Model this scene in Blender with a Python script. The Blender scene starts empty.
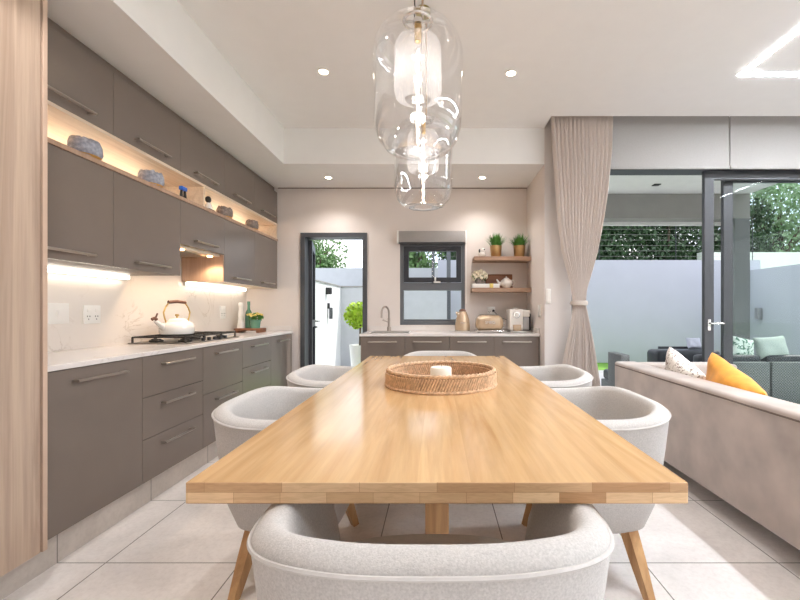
import bpy, bmesh, math, random
from mathutils import Vector, Matrix, Euler
random.seed(7)
PI = math.pi
SC = bpy.context.scene
COL = SC.collection
HC = 1.128          # camera height

# ------------------------------------------------------------------ materials
def lin(c):
    return tuple(((v/255)/12.92 if v/255 <= .04045 else ((v/255+.055)/1.055)**2.4) for v in c)
def rgba(c): return (*lin(c), 1.0)

def new_mat(name):
    m = bpy.data.materials.new(name); m.use_nodes = True
    nt = m.node_tree
    return m, nt, nt.nodes['Principled BSDF'], nt.nodes['Material Output']
def N(nt, t, **kw):
    n = nt.nodes.new(t)
    for k, v in kw.items(): setattr(n, k, v)
    return n
def coords(nt, scale=(1,1,1), world=False):
    mp = N(nt, 'ShaderNodeMapping'); mp.inputs['Scale'].default_value = scale
    if world:
        g = N(nt, 'ShaderNodeNewGeometry'); nt.links.new(g.outputs['Position'], mp.inputs['Vector'])
    else:
        t = N(nt, 'ShaderNodeTexCoord'); nt.links.new(t.outputs['Object'], mp.inputs['Vector'])
    return mp.outputs['Vector']
def noise(nt, vec, scale, detail=3, rough=.5, dist=0):
    n = N(nt, 'ShaderNodeTexNoise'); nt.links.new(vec, n.inputs['Vector'])
    n.inputs['Scale'].default_value = scale; n.inputs['Detail'].default_value = detail
    n.inputs['Roughness'].default_value = rough; n.inputs['Distortion'].default_value = dist
    return n.outputs['Fac']
def ramp(nt, fac, stops):
    r = N(nt, 'ShaderNodeValToRGB'); nt.links.new(fac, r.inputs['Fac'])
    e = r.color_ramp.elements
    while len(e) > 2: e.remove(e[-1])
    for i, (p, c) in enumerate(stops):
        if i < 2: e[i].position = p; e[i].color = c
        else: x = e.new(p); x.color = c
    return r.outputs['Color']
def mixc(nt, fac, a, b, mode='MIX'):
    m = N(nt, 'ShaderNodeMix', data_type='RGBA', blend_type=mode)
    for s, v in ((0, fac), (6, a), (7, b)):
        if hasattr(v, 'links'): nt.links.new(v, m.inputs[s])
        else: m.inputs[s].default_value = v
    return m.outputs[2]
def bump(nt, b, h, strength=.2, dist=.01):
    n = N(nt, 'ShaderNodeBump'); n.inputs['Strength'].default_value = strength
    n.inputs['Distance'].default_value = dist
    nt.links.new(h, n.inputs['Height']); nt.links.new(n.outputs['Normal'], b.inputs['Normal'])

def plain(name, c, rough=.5, metal=0, var=.06, vs=8, bumpy=0, bscale=200, spec=.5, coat=0, sheen=0, trans=0):
    m, nt, b, o = new_mat(name)
    v = coords(nt)
    f = noise(nt, v, vs, 3)
    l = lin(c)
    lo = (*[x*(1-var) for x in l], 1); hi = (*[min(1, x*(1+var)) for x in l], 1)
    nt.links.new(ramp(nt, f, [(.3, lo), (.7, hi)]), b.inputs['Base Color'])
    b.inputs['Roughness'].default_value = rough; b.inputs['Metallic'].default_value = metal
    b.inputs['Specular IOR Level'].default_value = spec
    b.inputs['Coat Weight'].default_value = coat
    b.inputs['Sheen Weight'].default_value = sheen
    b.inputs['Transmission Weight'].default_value = trans
    if bumpy: bump(nt, b, noise(nt, v, bscale, 2), bumpy, .004)
    return m
def wood(name, c1, c2, axis='Y', rough=.4, scale=14, stretch=.06, plank=0, seed=0, pvar=.15):
    m, nt, b, o = new_mat(name)
    s = {'X': (stretch, 1, 1), 'Y': (1, stretch, 1), 'Z': (1, 1, stretch)}[axis]
    v = coords(nt, s)
    f = noise(nt, v, scale, 6, .6, 1.2)
    f2 = noise(nt, v, scale*5, 3, .6, .3)
    col = ramp(nt, f, [(.3, rgba(c2)), (.62, rgba(c1))])
    col = mixc(nt, .18, col, ramp(nt, f2, [(.35, (.45,.45,.45,1)), (.6, (1,1,1,1))]), 'MULTIPLY')
    if plank:
        t = N(nt, 'ShaderNodeTexCoord'); sx = N(nt, 'ShaderNodeSeparateXYZ'); nt.links.new(t.outputs['Object'], sx.inputs[0])
        mt = N(nt, 'ShaderNodeMath', operation='MULTIPLY_ADD'); mt.inputs[1].default_value = 1/plank; mt.inputs[2].default_value = 50.37+seed
        nt.links.new(sx.outputs['X'], mt.inputs[0])
        fl = N(nt, 'ShaderNodeMath', operation='FLOOR'); nt.links.new(mt.outputs[0], fl.inputs[0])
        wn = N(nt, 'ShaderNodeTexWhiteNoise', noise_dimensions='1D'); nt.links.new(fl.outputs[0], wn.inputs['W'])
        lo = 1-pvar
        col = mixc(nt, 1, col, ramp(nt, wn.outputs['Value'], [(0, (lo, lo*.94, lo*.86, 1)), (1, (1.05, 1.03, 1.0, 1))]), 'MULTIPLY')
        # knots
        vo = N(nt, 'ShaderNodeTexVoronoi'); nt.links.new(coords(nt, (1, .5, 1)), vo.inputs['Vector']); vo.inputs['Scale'].default_value = 3.2
        col = mixc(nt, 1, col, ramp(nt, vo.outputs['Distance'], [(.012, (.35,.25,.16,1)), (.05, (1,1,1,1))]), 'MULTIPLY')
    nt.links.new(col, b.inputs['Base Color'])
    b.inputs['Roughness'].default_value = rough
    bump(nt, b, f2, .06, .002)
    return m
def emit(name, c, s):
    m, nt, b, o = new_mat(name)
    b.inputs['Base Color'].default_value = rgba(c)
    b.inputs['Emission Color'].default_value = rgba(c); b.inputs['Emission Strength'].default_value = s
    return m
def glow_glass(name):
    m, nt, b, o = new_mat(name); nt.nodes.remove(b)
    tr = N(nt, 'ShaderNodeBsdfTransparent'); tr.inputs[0].default_value = (.97,.97,.98,1)
    tl = N(nt, 'ShaderNodeBsdfTranslucent'); tl.inputs[0].default_value = (.95,.96,1,1)
    gl = N(nt, 'ShaderNodeBsdfGlossy'); gl.inputs['Roughness'].default_value = .15
    m1 = N(nt, 'ShaderNodeMixShader'); m1.inputs[0].default_value = .10
    nt.links.new(tr.outputs[0], m1.inputs[1]); nt.links.new(tl.outputs[0], m1.inputs[2])
    m2 = N(nt, 'ShaderNodeMixShader'); m2.inputs[0].default_value = .05
    nt.links.new(m1.outputs[0], m2.inputs[1]); nt.links.new(gl.outputs[0], m2.inputs[2])
    nt.links.new(m2.outputs[0], o.inputs['Surface'])
    return m
def thin_glass(name, tint=(1,1,1), rough=0.0, base=.04, power=1.0, edge=.75):
    m, nt, b, o = new_mat(name)
    nt.nodes.remove(b)
    tr = N(nt, 'ShaderNodeBsdfTransparent'); tr.inputs[0].default_value = (*tint, 1)
    gl = N(nt, 'ShaderNodeBsdfGlossy'); gl.inputs['Roughness'].default_value = rough; gl.inputs[0].default_value = (1,1,1,1)
    fr = N(nt, 'ShaderNodeLayerWeight'); fr.inputs['Blend'].default_value = .5
    p = N(nt, 'ShaderNodeMath', operation='POWER'); p.inputs[1].default_value = 4*power; nt.links.new(fr.outputs['Facing'], p.inputs[0])
    ma = N(nt, 'ShaderNodeMath', operation='MULTIPLY_ADD'); ma.inputs[1].default_value = edge; ma.inputs[2].default_value = base
    nt.links.new(p.outputs[0], ma.inputs[0])
    mx = N(nt, 'ShaderNodeMixShader'); nt.links.new(ma.outputs[0], mx.inputs[0])
    nt.links.new(tr.outputs[0], mx.inputs[1]); nt.links.new(gl.outputs[0], mx.inputs[2])
    nt.links.new(mx.outputs[0], o.inputs['Surface'])
    return m
def tile_mat(name, c, x0, y0, s, gc=(128,122,116), g=.0028, rough=.38, vaxis=None):
    m, nt, b, o = new_mat(name)
    ge = N(nt, 'ShaderNodeNewGeometry'); sx = N(nt, 'ShaderNodeSeparateXYZ'); nt.links.new(ge.outputs['Position'], sx.inputs[0])
    def line(sock, off):
        a = N(nt, 'ShaderNodeMath', operation='SUBTRACT'); nt.links.new(sock, a.inputs[0]); a.inputs[1].default_value = off - s/2
        w = N(nt, 'ShaderNodeMath', operation='FLOORED_MODULO'); nt.links.new(a.outputs[0], w.inputs[0]); w.inputs[1].default_value = s
        d = N(nt, 'ShaderNodeMath', operation='SUBTRACT'); nt.links.new(w.outputs[0], d.inputs[0]); d.inputs[1].default_value = s/2
        ab = N(nt, 'ShaderNodeMath', operation='ABSOLUTE'); nt.links.new(d.outputs[0], ab.inputs[0])
        return ab.outputs[0]
    ly = line(sx.outputs['Y'], y0)
    if vaxis: mn = ly
    else:
        lx = line(sx.outputs['X'], x0)
        q = N(nt, 'ShaderNodeMath', operation='MINIMUM'); nt.links.new(lx, q.inputs[0]); nt.links.new(ly, q.inputs[1]); mn = q.outputs[0]
    lt = N(nt, 'ShaderNodeMath', operation='LESS_THAN'); nt.links.new(mn, lt.inputs[0]); lt.inputs[1].default_value = g
    v = coords(nt, world=True)
    l = lin(c)
    f = noise(nt, v, 3, 8, .65, .6)
    col = ramp(nt, f, [(.3, (*[x*.86 for x in l], 1)), (.7, (*[x*1.1 for x in l], 1))])
    f2 = noise(nt, v, 45, 3, .7)
    col = mixc(nt, .25, col, ramp(nt, f2, [(.35, (.72,.70,.68,1)), (.55, (1,1,1,1))]), 'MULTIPLY')
    col = mixc(nt, lt.outputs[0], col, rgba(gc))
    nt.links.new(col, b.inputs['Base Color']); b.inputs['Roughness'].default_value = rough
    return m

M = {}
M['wall'] = plain('warm greige wall paint', (222,213,207), .85, var=.01)
M['ceil'] = plain('ceiling paint', (233,232,230), .9, var=.01)
M['facing'] = plain('pale wall paint', (216,210,207), .85, var=.01)
M['cab'] = plain('taupe matt lacquer', (118,107,99), .27, var=.02, spec=.5)
M['cabin'] = plain('cabinet carcass taupe', (110,99,90), .5, var=.02)
M['handle'] = plain('brushed nickel', (178,168,160), .35, 1, var=.04)
M['chrome'] = plain('chrome', (215,212,208), .15, 1, var=.02)
M['steel'] = plain('stainless steel', (190,188,186), .3, 1)
M['ash'] = wood('grey washed oak', (190,168,149), (158,135,117), 'Z', .5, 16, .035)
M['ashedge'] = plain('pale edging', (196,170,150), .5)
M['niche'] = wood('pale oak lining', (232,216,196), (214,194,170), 'Y', .5, 14, .06)
M['oak'] = wood('honey oak tabletop', (218,184,140), (194,154,108), 'Y', .14, 9, .07, plank=.118, pvar=.17)
M['oakleg'] = wood('honey oak leg', (200,160,114), (166,124,82), 'Z', .42, 14, .07)
M['hoodw'] = wood('brown oak panel', (184,154,132), (166,134,112), 'Z', .5, 14, .06)
M['shelfw'] = wood('walnut toned shelf', (178,146,122), (146,115,94), 'X', .5, 14, .06)
M['board'] = wood('brown cutting board', (150,98,66), (108,66,42), 'X', .5, 16, .08)
M['tile'] = tile_mat('grey porcelain floor tile', (236,231,228), -1.478, 1.829, .6)
M['plinth'] = tile_mat('porcelain plinth tile', (206,198,190), 0, 1.829, .6, vaxis=1)
M['patio'] = tile_mat('patio tile', (184,183,184), 0, .2, .6)
M['alu'] = plain('charcoal aluminium', (84,86,90), .4, .3, var=.02)
M['aluw'] = plain('mid grey aluminium', (100,103,108), .4, .2, var=.02)
M['alus'] = plain('graphite aluminium', (66,67,70), .4, .2, var=.02)
M['alud'] = plain('dark aluminium', (48,50,56), .4, .3, var=.02)
M['glass'] = thin_glass('clear window glass', (.98,.985,.985), 0, .003, 1.2, .4)
M['glassg'] = thin_glass('greenish door glass', (.92,.955,.94), 0, .007, 1.2, .4)
M['pglass'] = thin_glass('blown pendant glass', (.97,.97,.975), .02, .035, .45, .75)
M['iglass'] = glow_glass('frosted inner glass')
M['fabric'] = plain('off white boucle', (193,190,187), .95, var=.13, vs=230, bumpy=.25, bscale=420, sheen=.2, spec=.1)
M['seatf'] = plain('off white seat fabric', (198,195,192), .95, var=.04, vs=60, bumpy=.4, bscale=260, sheen=.2, spec=.1)
M['pipe'] = plain('piping fabric', (200,197,194), .9, var=.04, vs=40)
M['blind'] = plain('grey blind fabric', (156,152,149), .9, var=.04, vs=120)
M['curtain'] = plain('taupe curtain linen', (226,217,211), .9, var=.03, vs=60, sheen=.1)
M['tieb'] = plain('taupe tieback', (188,177,168), .9)
M['white'] = plain('white plastic', (236,234,230), .35, var=.01)
M['whitec'] = plain('white enamel', (238,234,228), .18, var=.01, coat=.5)
M['brass'] = plain('brass', (206,170,104), .28, 1, var=.05)
M['brassd'] = plain('aged brass', (160,146,84), .35, 1, var=.08)
M['gold'] = plain('brushed gold', (190,158,112), .35, 1, var=.08, vs=20)
M['champ'] = plain('champagne enamel', (188,164,136), .25, .35, var=.03, coat=.6)
M['cast'] = plain('black cast iron', (44,40,38), .5, .2)
M['hobg'] = plain('brushed hob steel', (130,124,118), .28, .9, var=.05)
M['dark'] = plain('dark plastic', (36,36,38), .4)
M['brownh'] = plain('brown handle', (110,74,58), .45)
M['rattan'] = plain('rattan', (206,172,138), .55, var=.28, vs=70)
M['rattand'] = plain('rattan core', (160,122,90), .6, var=.2, vs=70)
M['candle'] = plain('cream wax', (244,238,222), .5, var=.02)
M['grass'] = plain('grass blade green', (76,130,52), .6, var=.35, vs=40)
M['lawn'] = plain('lawn green', (112,158,60), .9, var=.3, vs=6)
M['leaf'] = plain('tree leaf', (56,80,50), .55, var=.5, vs=2.0)
M['leaf2'] = plain('tree leaf light', (108,138,88), .55, var=.4, vs=2.0)
M['leaf3'] = plain('pale tree leaf', (140,166,128), .55, var=.4, vs=2.0)
M['lime'] = plain('lime leaf', (176,206,66), .6, var=.3, vs=14)
M['bark'] = plain('bark', (92,80,68), .9, var=.3, vs=10, bumpy=.5, bscale=20)
M['plaster'] = plain('white garden wall plaster', (192,193,204), .9, var=.02, vs=2)
M['plasterg'] = plain('grey plaster', (150,148,144), .9, var=.06, vs=4, bumpy=.2, bscale=60)
M['plasterd'] = plain('dark grey textured plaster', (122,124,124), .9, var=.08, vs=20, bumpy=.3, bscale=60)
M['plasterw'] = plain('white render', (240,240,238), .9, var=.02)
M['plasterm'] = plain('mid grey wall', (190,192,196), .9, var=.03)
M['flower'] = plain('cream petal', (240,230,206), .7, var=.08, vs=60)
M['flowery'] = plain('yellow petal', (232,208,120), .7, var=.15, vs=60)
M['green'] = plain('green glass', (112,164,138), .15, var=.15, trans=.3)
M['stone'] = plain('blue grey stone', (158,162,174), .8, var=.3, vs=50, bumpy=.8, bscale=60)
M['stone2'] = plain('taupe stone', (142,130,124), .8, var=.3, vs=50, bumpy=.8, bscale=60)
M['amber'] = plain('amber base', (206,158,84), .5, var=.2, vs=40)
M['blue'] = plain('royal blue', (36,98,200), .4)
M['velvet'] = plain('taupe velvet', (176,162,153), .75, var=.2, vs=4.5, sheen=.5, spec=.2)
M['velvetd'] = plain('dark taupe piping', (112,98,90), .8)
M['mustard'] = plain('mustard fabric', (224,152,44), .85, var=.14, vs=14, sheen=.3, bumpy=.3, bscale=40)
M['black'] = plain('black leather', (46,48,54), .4, var=.2, vs=30)
M['sage'] = plain('sage cushion', (180,188,183), .9, var=.05)
M['jug'] = plain('grey clear plastic', (176,176,178), .2)
M['lav'] = plain('lavender cushion', (206,206,222), .9, var=.05)
M['bulb'] = emit('filament light', (255,232,204), 26)
M['bglow'] = emit('bulb glass glow', (255,244,228), 5)
M['led'] = emit('white led strip', (255,246,232), 8)
M['ledc'] = emit('ceiling led line', (240,247,255), 150)
M['ledn'] = emit('warm niche led', (255,243,222), 24)
M['lamp'] = emit('downlight lens', (255,236,206), 40)
M['hoodl'] = emit('warm hood lamp', (255,200,140), 9)
M['mesh_w'] = None
# quartz with soft veins and chips
def quartz(name, c, veins=(176,160,146)):
    m, nt, b, o = new_mat(name); v = coords(nt, world=True)
    f = noise(nt, v, 2.2, 6, .6, 1.6)
    col = ramp(nt, f, [(.484, rgba(c)), (.5, rgba(veins)), (.516, rgba(c))])
    f2 = noise(nt, v, 3, 2)
    k = ramp(nt, f2, [(.50, (0,0,0,1)), (.62, (1,1,1,1))])
    col = mixc(nt, k, rgba(c), col)
    nt.links.new(col, b.inputs['Base Color']); b.inputs['Roughness'].default_value = .16
    return m
M['quartz'] = quartz('white veined quartz', (228,220,212), (202,190,178))
M['counter'] = quartz('white quartz worktop', (224,218,214), (210,202,196))
# wicker
def wicker(name, c):
    m, nt, b, o = new_mat(name); v = coords(nt)
    ch = N(nt, 'ShaderNodeTexChecker'); nt.links.new(v, ch.inputs['Vector']); ch.inputs['Scale'].default_value = 70
    l = lin(c)
    col = ramp(nt, ch.outputs['Fac'], [(.4, (*[x*.5 for x in l], 1)), (.6, (*l, 1))])
    nt.links.new(col, b.inputs['Base Color']); b.inputs['Roughness'].default_value = .6
    bump(nt, b, ch.outputs['Fac'], .5, .004)
    return m
M['wicker'] = wicker('grey wicker', (128,130,130))
# end-grain laminated edge of the table
def edge_wood(name):
    m, nt, b, o = new_mat(name)
    t = N(nt, 'ShaderNodeTexCoord'); sx = N(nt, 'ShaderNodeSeparateXYZ'); nt.links.new(t.outputs['Object'], sx.inputs[0])
    cb = N(nt, 'ShaderNodeCombineXYZ'); nt.links.new(sx.outputs['X'], cb.inputs[0]); nt.links.new(sx.outputs['Z'], cb.inputs[1])
    br = N(nt, 'ShaderNodeTexBrick'); nt.links.new(cb.outputs[0], br.inputs['Vector'])
    br.offset = .37; br.inputs['Scale'].default_value = 1; br.inputs['Brick Width'].default_value = .17; br.inputs['Row Height'].default_value = .0235; br.squash = .6; br.squash_frequency = 3
    br.inputs['Mortar Size'].default_value = .0004; br.inputs['Bias'].default_value = 0
    br.inputs['Color1'].default_value = rgba((230,198,156)); br.inputs['Color2'].default_value = rgba((178,136,94)); br.inputs['Mortar'].default_value = rgba((160,118,76))
    f = noise(nt, coords(nt, (.25, 1, 2.2)), 60, 4, .6, 1.5)
    col = mixc(nt, .5, br.outputs['Color'], ramp(nt, f, [(.35, (.72,.66,.6,1)), (.6, (1,1,1,1))]), 'MULTIPLY')
    nt.links.new(col, b.inputs['Base Color']); b.inputs['Roughness'].default_value = .4
    return m
M['oakedge'] = edge_wood('laminated oak end grain')
def patterned(name, base, mark, scale=16, lo=.52, hi=.56):
    m, nt, b, o = new_mat(name); v = coords(nt)
    f = noise(nt, v, scale, 2, .5, 2.5)
    nt.links.new(ramp(nt, f, [(lo, rgba(base)), (hi, rgba(mark))]), b.inputs['Base Color']); b.inputs['Roughness'].default_value = .9
    return m
M['patwhite'] = patterned('cream cushion with brown sprigs', (238,232,224), (150,134,122), 22, .57, .60)
M['patgreen'] = patterned('sage and white leafy cushion', (214,222,216), (96,128,112), 12)

# ------------------------------------------------------------------ mesh helpers
def B(): return bmesh.new()
def box(bm, x0, x1, y0, y1, z0, z1, bev=0, seg=2):
    t = bmesh.new()
    bmesh.ops.create_cube(t, size=1)
    for v in t.verts:
        v.co = Vector(((x0+x1)/2 + v.co.x*(x1-x0), (y0+y1)/2 + v.co.y*(y1-y0), (z0+z1)/2 + v.co.z*(z1-z0)))
    if bev: bmesh.ops.bevel(t, geom=t.edges[:], offset=bev, segments=seg, profile=.5, affect='EDGES')
    merge(bm, t); return bm
def merge(bm, t, mat=None):
    me = bpy.data.meshes.new('tmp'); 
    if mat is not None: bmesh.ops.transform(t, matrix=mat, verts=t.verts)
    t.to_mesh(me); t.free(); bm.from_mesh(me); bpy.data.meshes.remove(me)
def lathe(bm, prof, c=(0,0,0), n=32, mat=None, cap=True):
    t = bmesh.new(); rings = []
    for r, z in prof:
        if r < 1e-5: rings.append([t.verts.new((0,0,z))])
        else: rings.append([t.verts.new((r*math.cos(2*PI*i/n), r*math.sin(2*PI*i/n), z)) for i in range(n)])
    for a, b_ in zip(rings, rings[1:]):
        for i in range(n):
            j = (i+1) % n
            if len(a) == 1 and len(b_) == 1: continue
            if len(a) == 1: t.faces.new((a[0], b_[j], b_[i]))
            elif len(b_) == 1: t.faces.new((a[i], a[j], b_[0]))
            else: t.faces.new((a[i], a[j], b_[j], b_[i]))
    if cap:
        for r_ in (rings[0], rings[-1]):
            if len(r_) > 2: t.faces.new(r_)
    bmesh.ops.recalc_face_normals(t, faces=t.faces[:])
    m = Matrix.Translation(c)
    if mat is not None: m = m @ mat
    merge(bm, t, m); return bm
def cyl(bm, r, z0, z1, c=(0,0), n=24, bev=0):
    if bev: return lathe(bm, [(0,z0),(r-bev,z0),(r,z0+bev),(r,z1-bev),(r-bev,z1),(0,z1)], (c[0],c[1],0), n, cap=False)
    return lathe(bm, [(0,z0),(r,z0),(r,z1),(0,z1)], (c[0],c[1],0), n, cap=False)
def tube(bm, pts, r, n=8, closed=False, radii=None, sq=False):
    pts = [Vector(p) for p in pts]; t = bmesh.new(); rings = []; L = len(pts)
    up = Vector((0,0,1)); prev = None
    for i, p in enumerate(pts):
        if closed: d = pts[(i+1) % L] - pts[i-1]
        else: d = pts[min(i+1, L-1)] - pts[max(i-1, 0)]
        d.normalize()
        if prev is None:
            a = d.cross(up); 
            if a.length < 1e-3: a = d.cross(Vector((1,0,0)))
            a.normalize()
        else:
            a = prev - d*prev.dot(d)
            if a.length < 1e-4: a = d.cross(up)
            a.normalize()
        prev = a; b_ = d.cross(a); rr = radii[i] if radii else r
        off = PI/4 if sq else 0
        rings.append([t.verts.new(p + a*rr*math.cos(2*PI*k/n+off) + b_*rr*math.sin(2*PI*k/n+off)) for k in range(n)])
    rng = range(L) if closed else range(L-1)
    for i in rng:
        A, Bq = rings[i], rings[(i+1) % L]
        for k in range(n):
            t.faces.new((A[k], A[(k+1)%n], Bq[(k+1)%n], Bq[k]))
    if not closed: t.faces.new(rings[0]); t.faces.new(rings[-1])
    bmesh.ops.recalc_face_normals(t, faces=t.faces[:])
    merge(bm, t); return bm
def ball(bm, c, r, s=(1,1,1), sub=2, jit=0):
    t = bmesh.new(); bmesh.ops.create_icosphere(t, subdivisions=sub, radius=r)
    for v in t.verts:
        k = 1 + random.uniform(-jit, jit)
        v.co = Vector((c[0]+v.co.x*s[0]*k, c[1]+v.co.y*s[1]*k, c[2]+v.co.z*s[2]*k))
    merge(bm, t); return bm
def leaves(bm, c, rad, n, size, spread=.4):
    """many small bent leaf quads filling an ellipsoid shell"""
    for _ in range(n):
        d = Vector((random.gauss(0,1), random.gauss(0,1), random.gauss(0,1))).normalized()
        k = 1 - spread*random.random()**1.5
        p = Vector(c) + Vector((d.x*rad[0], d.y*rad[1], d.z*rad[2]))*k
        q = Euler((random.uniform(0,6.28), random.uniform(0,6.28), random.uniform(0,6.28))).to_matrix()
        s = size*random.uniform(.6, 1.3)
        vs = [bm.verts.new(p + q @ Vector(o)*s) for o in ((-.5,0,0),(0,-.28,.06),(.5,0,0),(0,.28,.06))]
        bm.faces.new(vs)
def cushion(bm, w, h, t, puff=1.0, n=14, wob=.0):
    """square scatter cushion standing in the XZ plane, corner points kept sharp"""
    g = {}
    for s in (1, -1):
        for i in range(n+1):
            for j in range(n+1):
                u, v = i/n*2-1, j/n*2-1
                pin = 1 - .10*(1-abs(u)**2)*abs(v)**3 ; pin2 = 1 - .10*(1-abs(v)**2)*abs(u)**3
                th = t/2*((1-u**4)*(1-v**4))**.5*puff
                th += wob*math.sin(5*u+3*v)*(1-u*u)*(1-v*v)
                edge = i in (0, n) or j in (0, n)
                if edge and s == -1: continue
                g[(s,i,j)] = bm.verts.new((u*w/2*pin2, s*th if not edge else 0, v*h/2*pin))
        for i in range(n):
            for j in range(n):
                f = [g.get((s,a,b_), g.get((1,a,b_))) for a, b_ in ((i,j),(i+1,j),(i+1,j+1),(i,j+1))]
                if s == 1: f.reverse()
                bm.faces.new(f)
def obj(name, bm, mat, parent=None, world=False, smooth=40, sol=0, sub=0):
    if world and parent is not None:
        r = parent
        while r.parent is not None: r = r.parent
        bmesh.ops.translate(bm, verts=bm.verts, vec=-Vector(r.location))
    me = bpy.data.meshes.new(name); bm.to_mesh(me); bm.free()
    ms = mat if isinstance(mat, (list, tuple)) else [mat]
    for m in ms: me.materials.append(m)
    if smooth:
        for p in me.polygons: p.use_smooth = True
        me.set_sharp_from_angle(angle=math.radians(smooth))
    o = bpy.data.objects.new(name, me); COL.objects.link(o)
    if parent is not None: o.parent = parent
    if sub:
        s = o.modifiers.new('sub', 'SUBSURF'); s.levels = sub; s.render_levels = sub
    if sol:
        s = o.modifiers.new('sol', 'SOLIDIFY'); s.thickness = sol; s.offset = 0
    return o
def tag(o, label, cat, group=None):
    o['label'] = label; o['category'] = cat
    if group: o['group'] = group
    return o
def thing(name, label, cat, loc=(0,0,0), rz=0, group=None):
    o = bpy.data.objects.new(name, None); COL.objects.link(o)
    o.location = loc; o.rotation_euler = (0,0,rz); o.empty_display_size = .1
    return tag(o, label, cat, group)
def struct(name, bm, mat, parent=None, **k):
    o = obj(name, bm, mat, parent, **k)
    if parent is None: o['kind'] = 'structure'
    return o
def dup(root, loc, rz, label, group=None):
    r = root.copy(); COL.objects.link(r); r.location = loc; r.rotation_euler = (0,0,rz); r['label'] = label
    if group: r['group'] = group
    def rec(src, dst):
        for ch in list(src.children):
            c = ch.copy(); COL.objects.link(c); c.parent = dst
            rec(ch, c)
    rec(root, r); return r

# ------------------------------------------------------------------ the room shell
ZC, ZB = 2.873, 2.527
YB, XL, XN = 4.70, -2.20, 1.03
bm = B(); box(bm, -2.4, 6.2, -3.7, 4.13, -.1, 0); box(bm, -2.4, 1.23, 4.13, 4.9, -.1, 0); struct('floor', bm, M['tile'], smooth=0)
bm = B(); box(bm, -2.4, XL, -3.7, 4.9, 0, 3.05); struct('wall_left', bm, M['wall'], smooth=0)
# back wall with door and window holes
DX0, DX1, DZ = -1.56, -.80, 2.01
WX0, WX1, WZ0, WZ1 = -.424, .321, .956, 1.90
bm = B()
box(bm, XL, DX0, YB, 4.9, 0, 3.05); box(bm, DX0, DX1, YB, 4.9, DZ, 3.05); box(bm, DX1, WX0, YB, 4.9, 0, 3.05)
box(bm, WX0, WX1, YB, 4.9, 0, WZ0); box(bm, WX0, WX1, YB, 4.9, WZ1, 3.05); box(bm, WX1, 1.23, YB, 4.9, 0, 3.05)
struct('wall_back', bm, M['wall'], smooth=0)
bm = B(); box(bm, XN, 1.23, 3.93, YB, 0, 3.05); struct('wall_nook_right', bm, M['wall'], smooth=0)
bm = B(); box(bm, 1.23, 1.29, 3.93, 4.13, 0, 3.05); box(bm, 1.29, 4.95, 3.93, 4.13, 2.50, 3.05); box(bm, 4.95, 6.2, 3.93, 4.13, 0, 3.05)
box(bm, XN+.002, 1.23, 3.926, 3.93, 0, 3.05)
struct('wall_patio_side', bm, M['facing'], smooth=0)
bm = B(); box(bm, 6.0, 6.2, -3.7, -3.0, 0, 3.05); box(bm, 6.0, 6.2, 3.2, 3.93, 0, 3.05); box(bm, 6.0, 6.2, -3.0, 3.2, 2.6, 3.05); struct('wall_right', bm, M['wall'], smooth=0)
bm = B(); box(bm, -2.2, 1.97, -3.7, -3.5, 0, 3.05); box(bm, 5.4, 6.0, -3.7, -3.5, 0, 3.05); box(bm, 1.97, 5.4, -3.7, -3.5, 2.6, 3.05)
struct('wall_rear', bm, M['wall'], smooth=0)
w = B(); box(w, 1.97, 5.4, -3.64, -3.56, 2.54, 2.6)
for x in (1.97, 3.67, 5.34): box(w, x, x+.06, -3.64, -3.56, 0, 2.54)
wo = struct('unseen_window_rear', w, M['alud'], smooth=0)  # unseen rear window, added and sized for the daylight it lets in
w = B(); box(w, 6.06, 6.14, -3.0, 3.2, 2.54, 2.6)
for y in (-3.0, -1.0, 1.1, 3.14): box(w, 6.06, 6.14, y, y+.06, 0, 2.54)
struct('unseen_window_right', w, M['alud'], smooth=0)  # unseen right-hand window, added to brighten the room with daylight
# ceiling: high tray, slot for the curtain track, low bulkhead
bm = B(); box(bm, -1.467, 6.2, -3.7, 3.69, ZC, 3.05); box(bm, -1.467, XN, 3.69, 3.93, ZC, 3.05); box(bm, XN, 6.2, 3.69, 3.93, 3.0, 3.05)
struct('ceiling', bm, M['ceil'], smooth=0)
bm = B(); box(bm, XL, -1.467, -3.7, YB, ZB, 3.05); box(bm, -1.467, XN, 3.93, YB, ZB, 3.05)
struct('ceiling_bulkhead', bm, M['ceil'], smooth=0)
# thin dark strip standing in for the shadow line atop the back wall
bm = B(); box(bm, -1.82, XN, 4.69, YB, ZB-.008, ZB); struct('shadow_line_strip', bm, M['cabin'], smooth=0)
# plinth of porcelain
bm = B(); box(bm, -1.72, -1.694, -.6, 4.70, 0, .15); struct('baseboard_left', bm, M['plinth'], smooth=0)
bm = B(); box(bm, -.77, 1.03, 4.15, 4.17, 0, .15); struct('baseboard_back', bm, M['plinth'], smooth=0)
# quartz splashback
bm = B(); box(bm, XL, -2.185, 1.69, YB, .89, 1.60); struct('wall_splashback', bm, M['quartz'], smooth=0)

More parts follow.
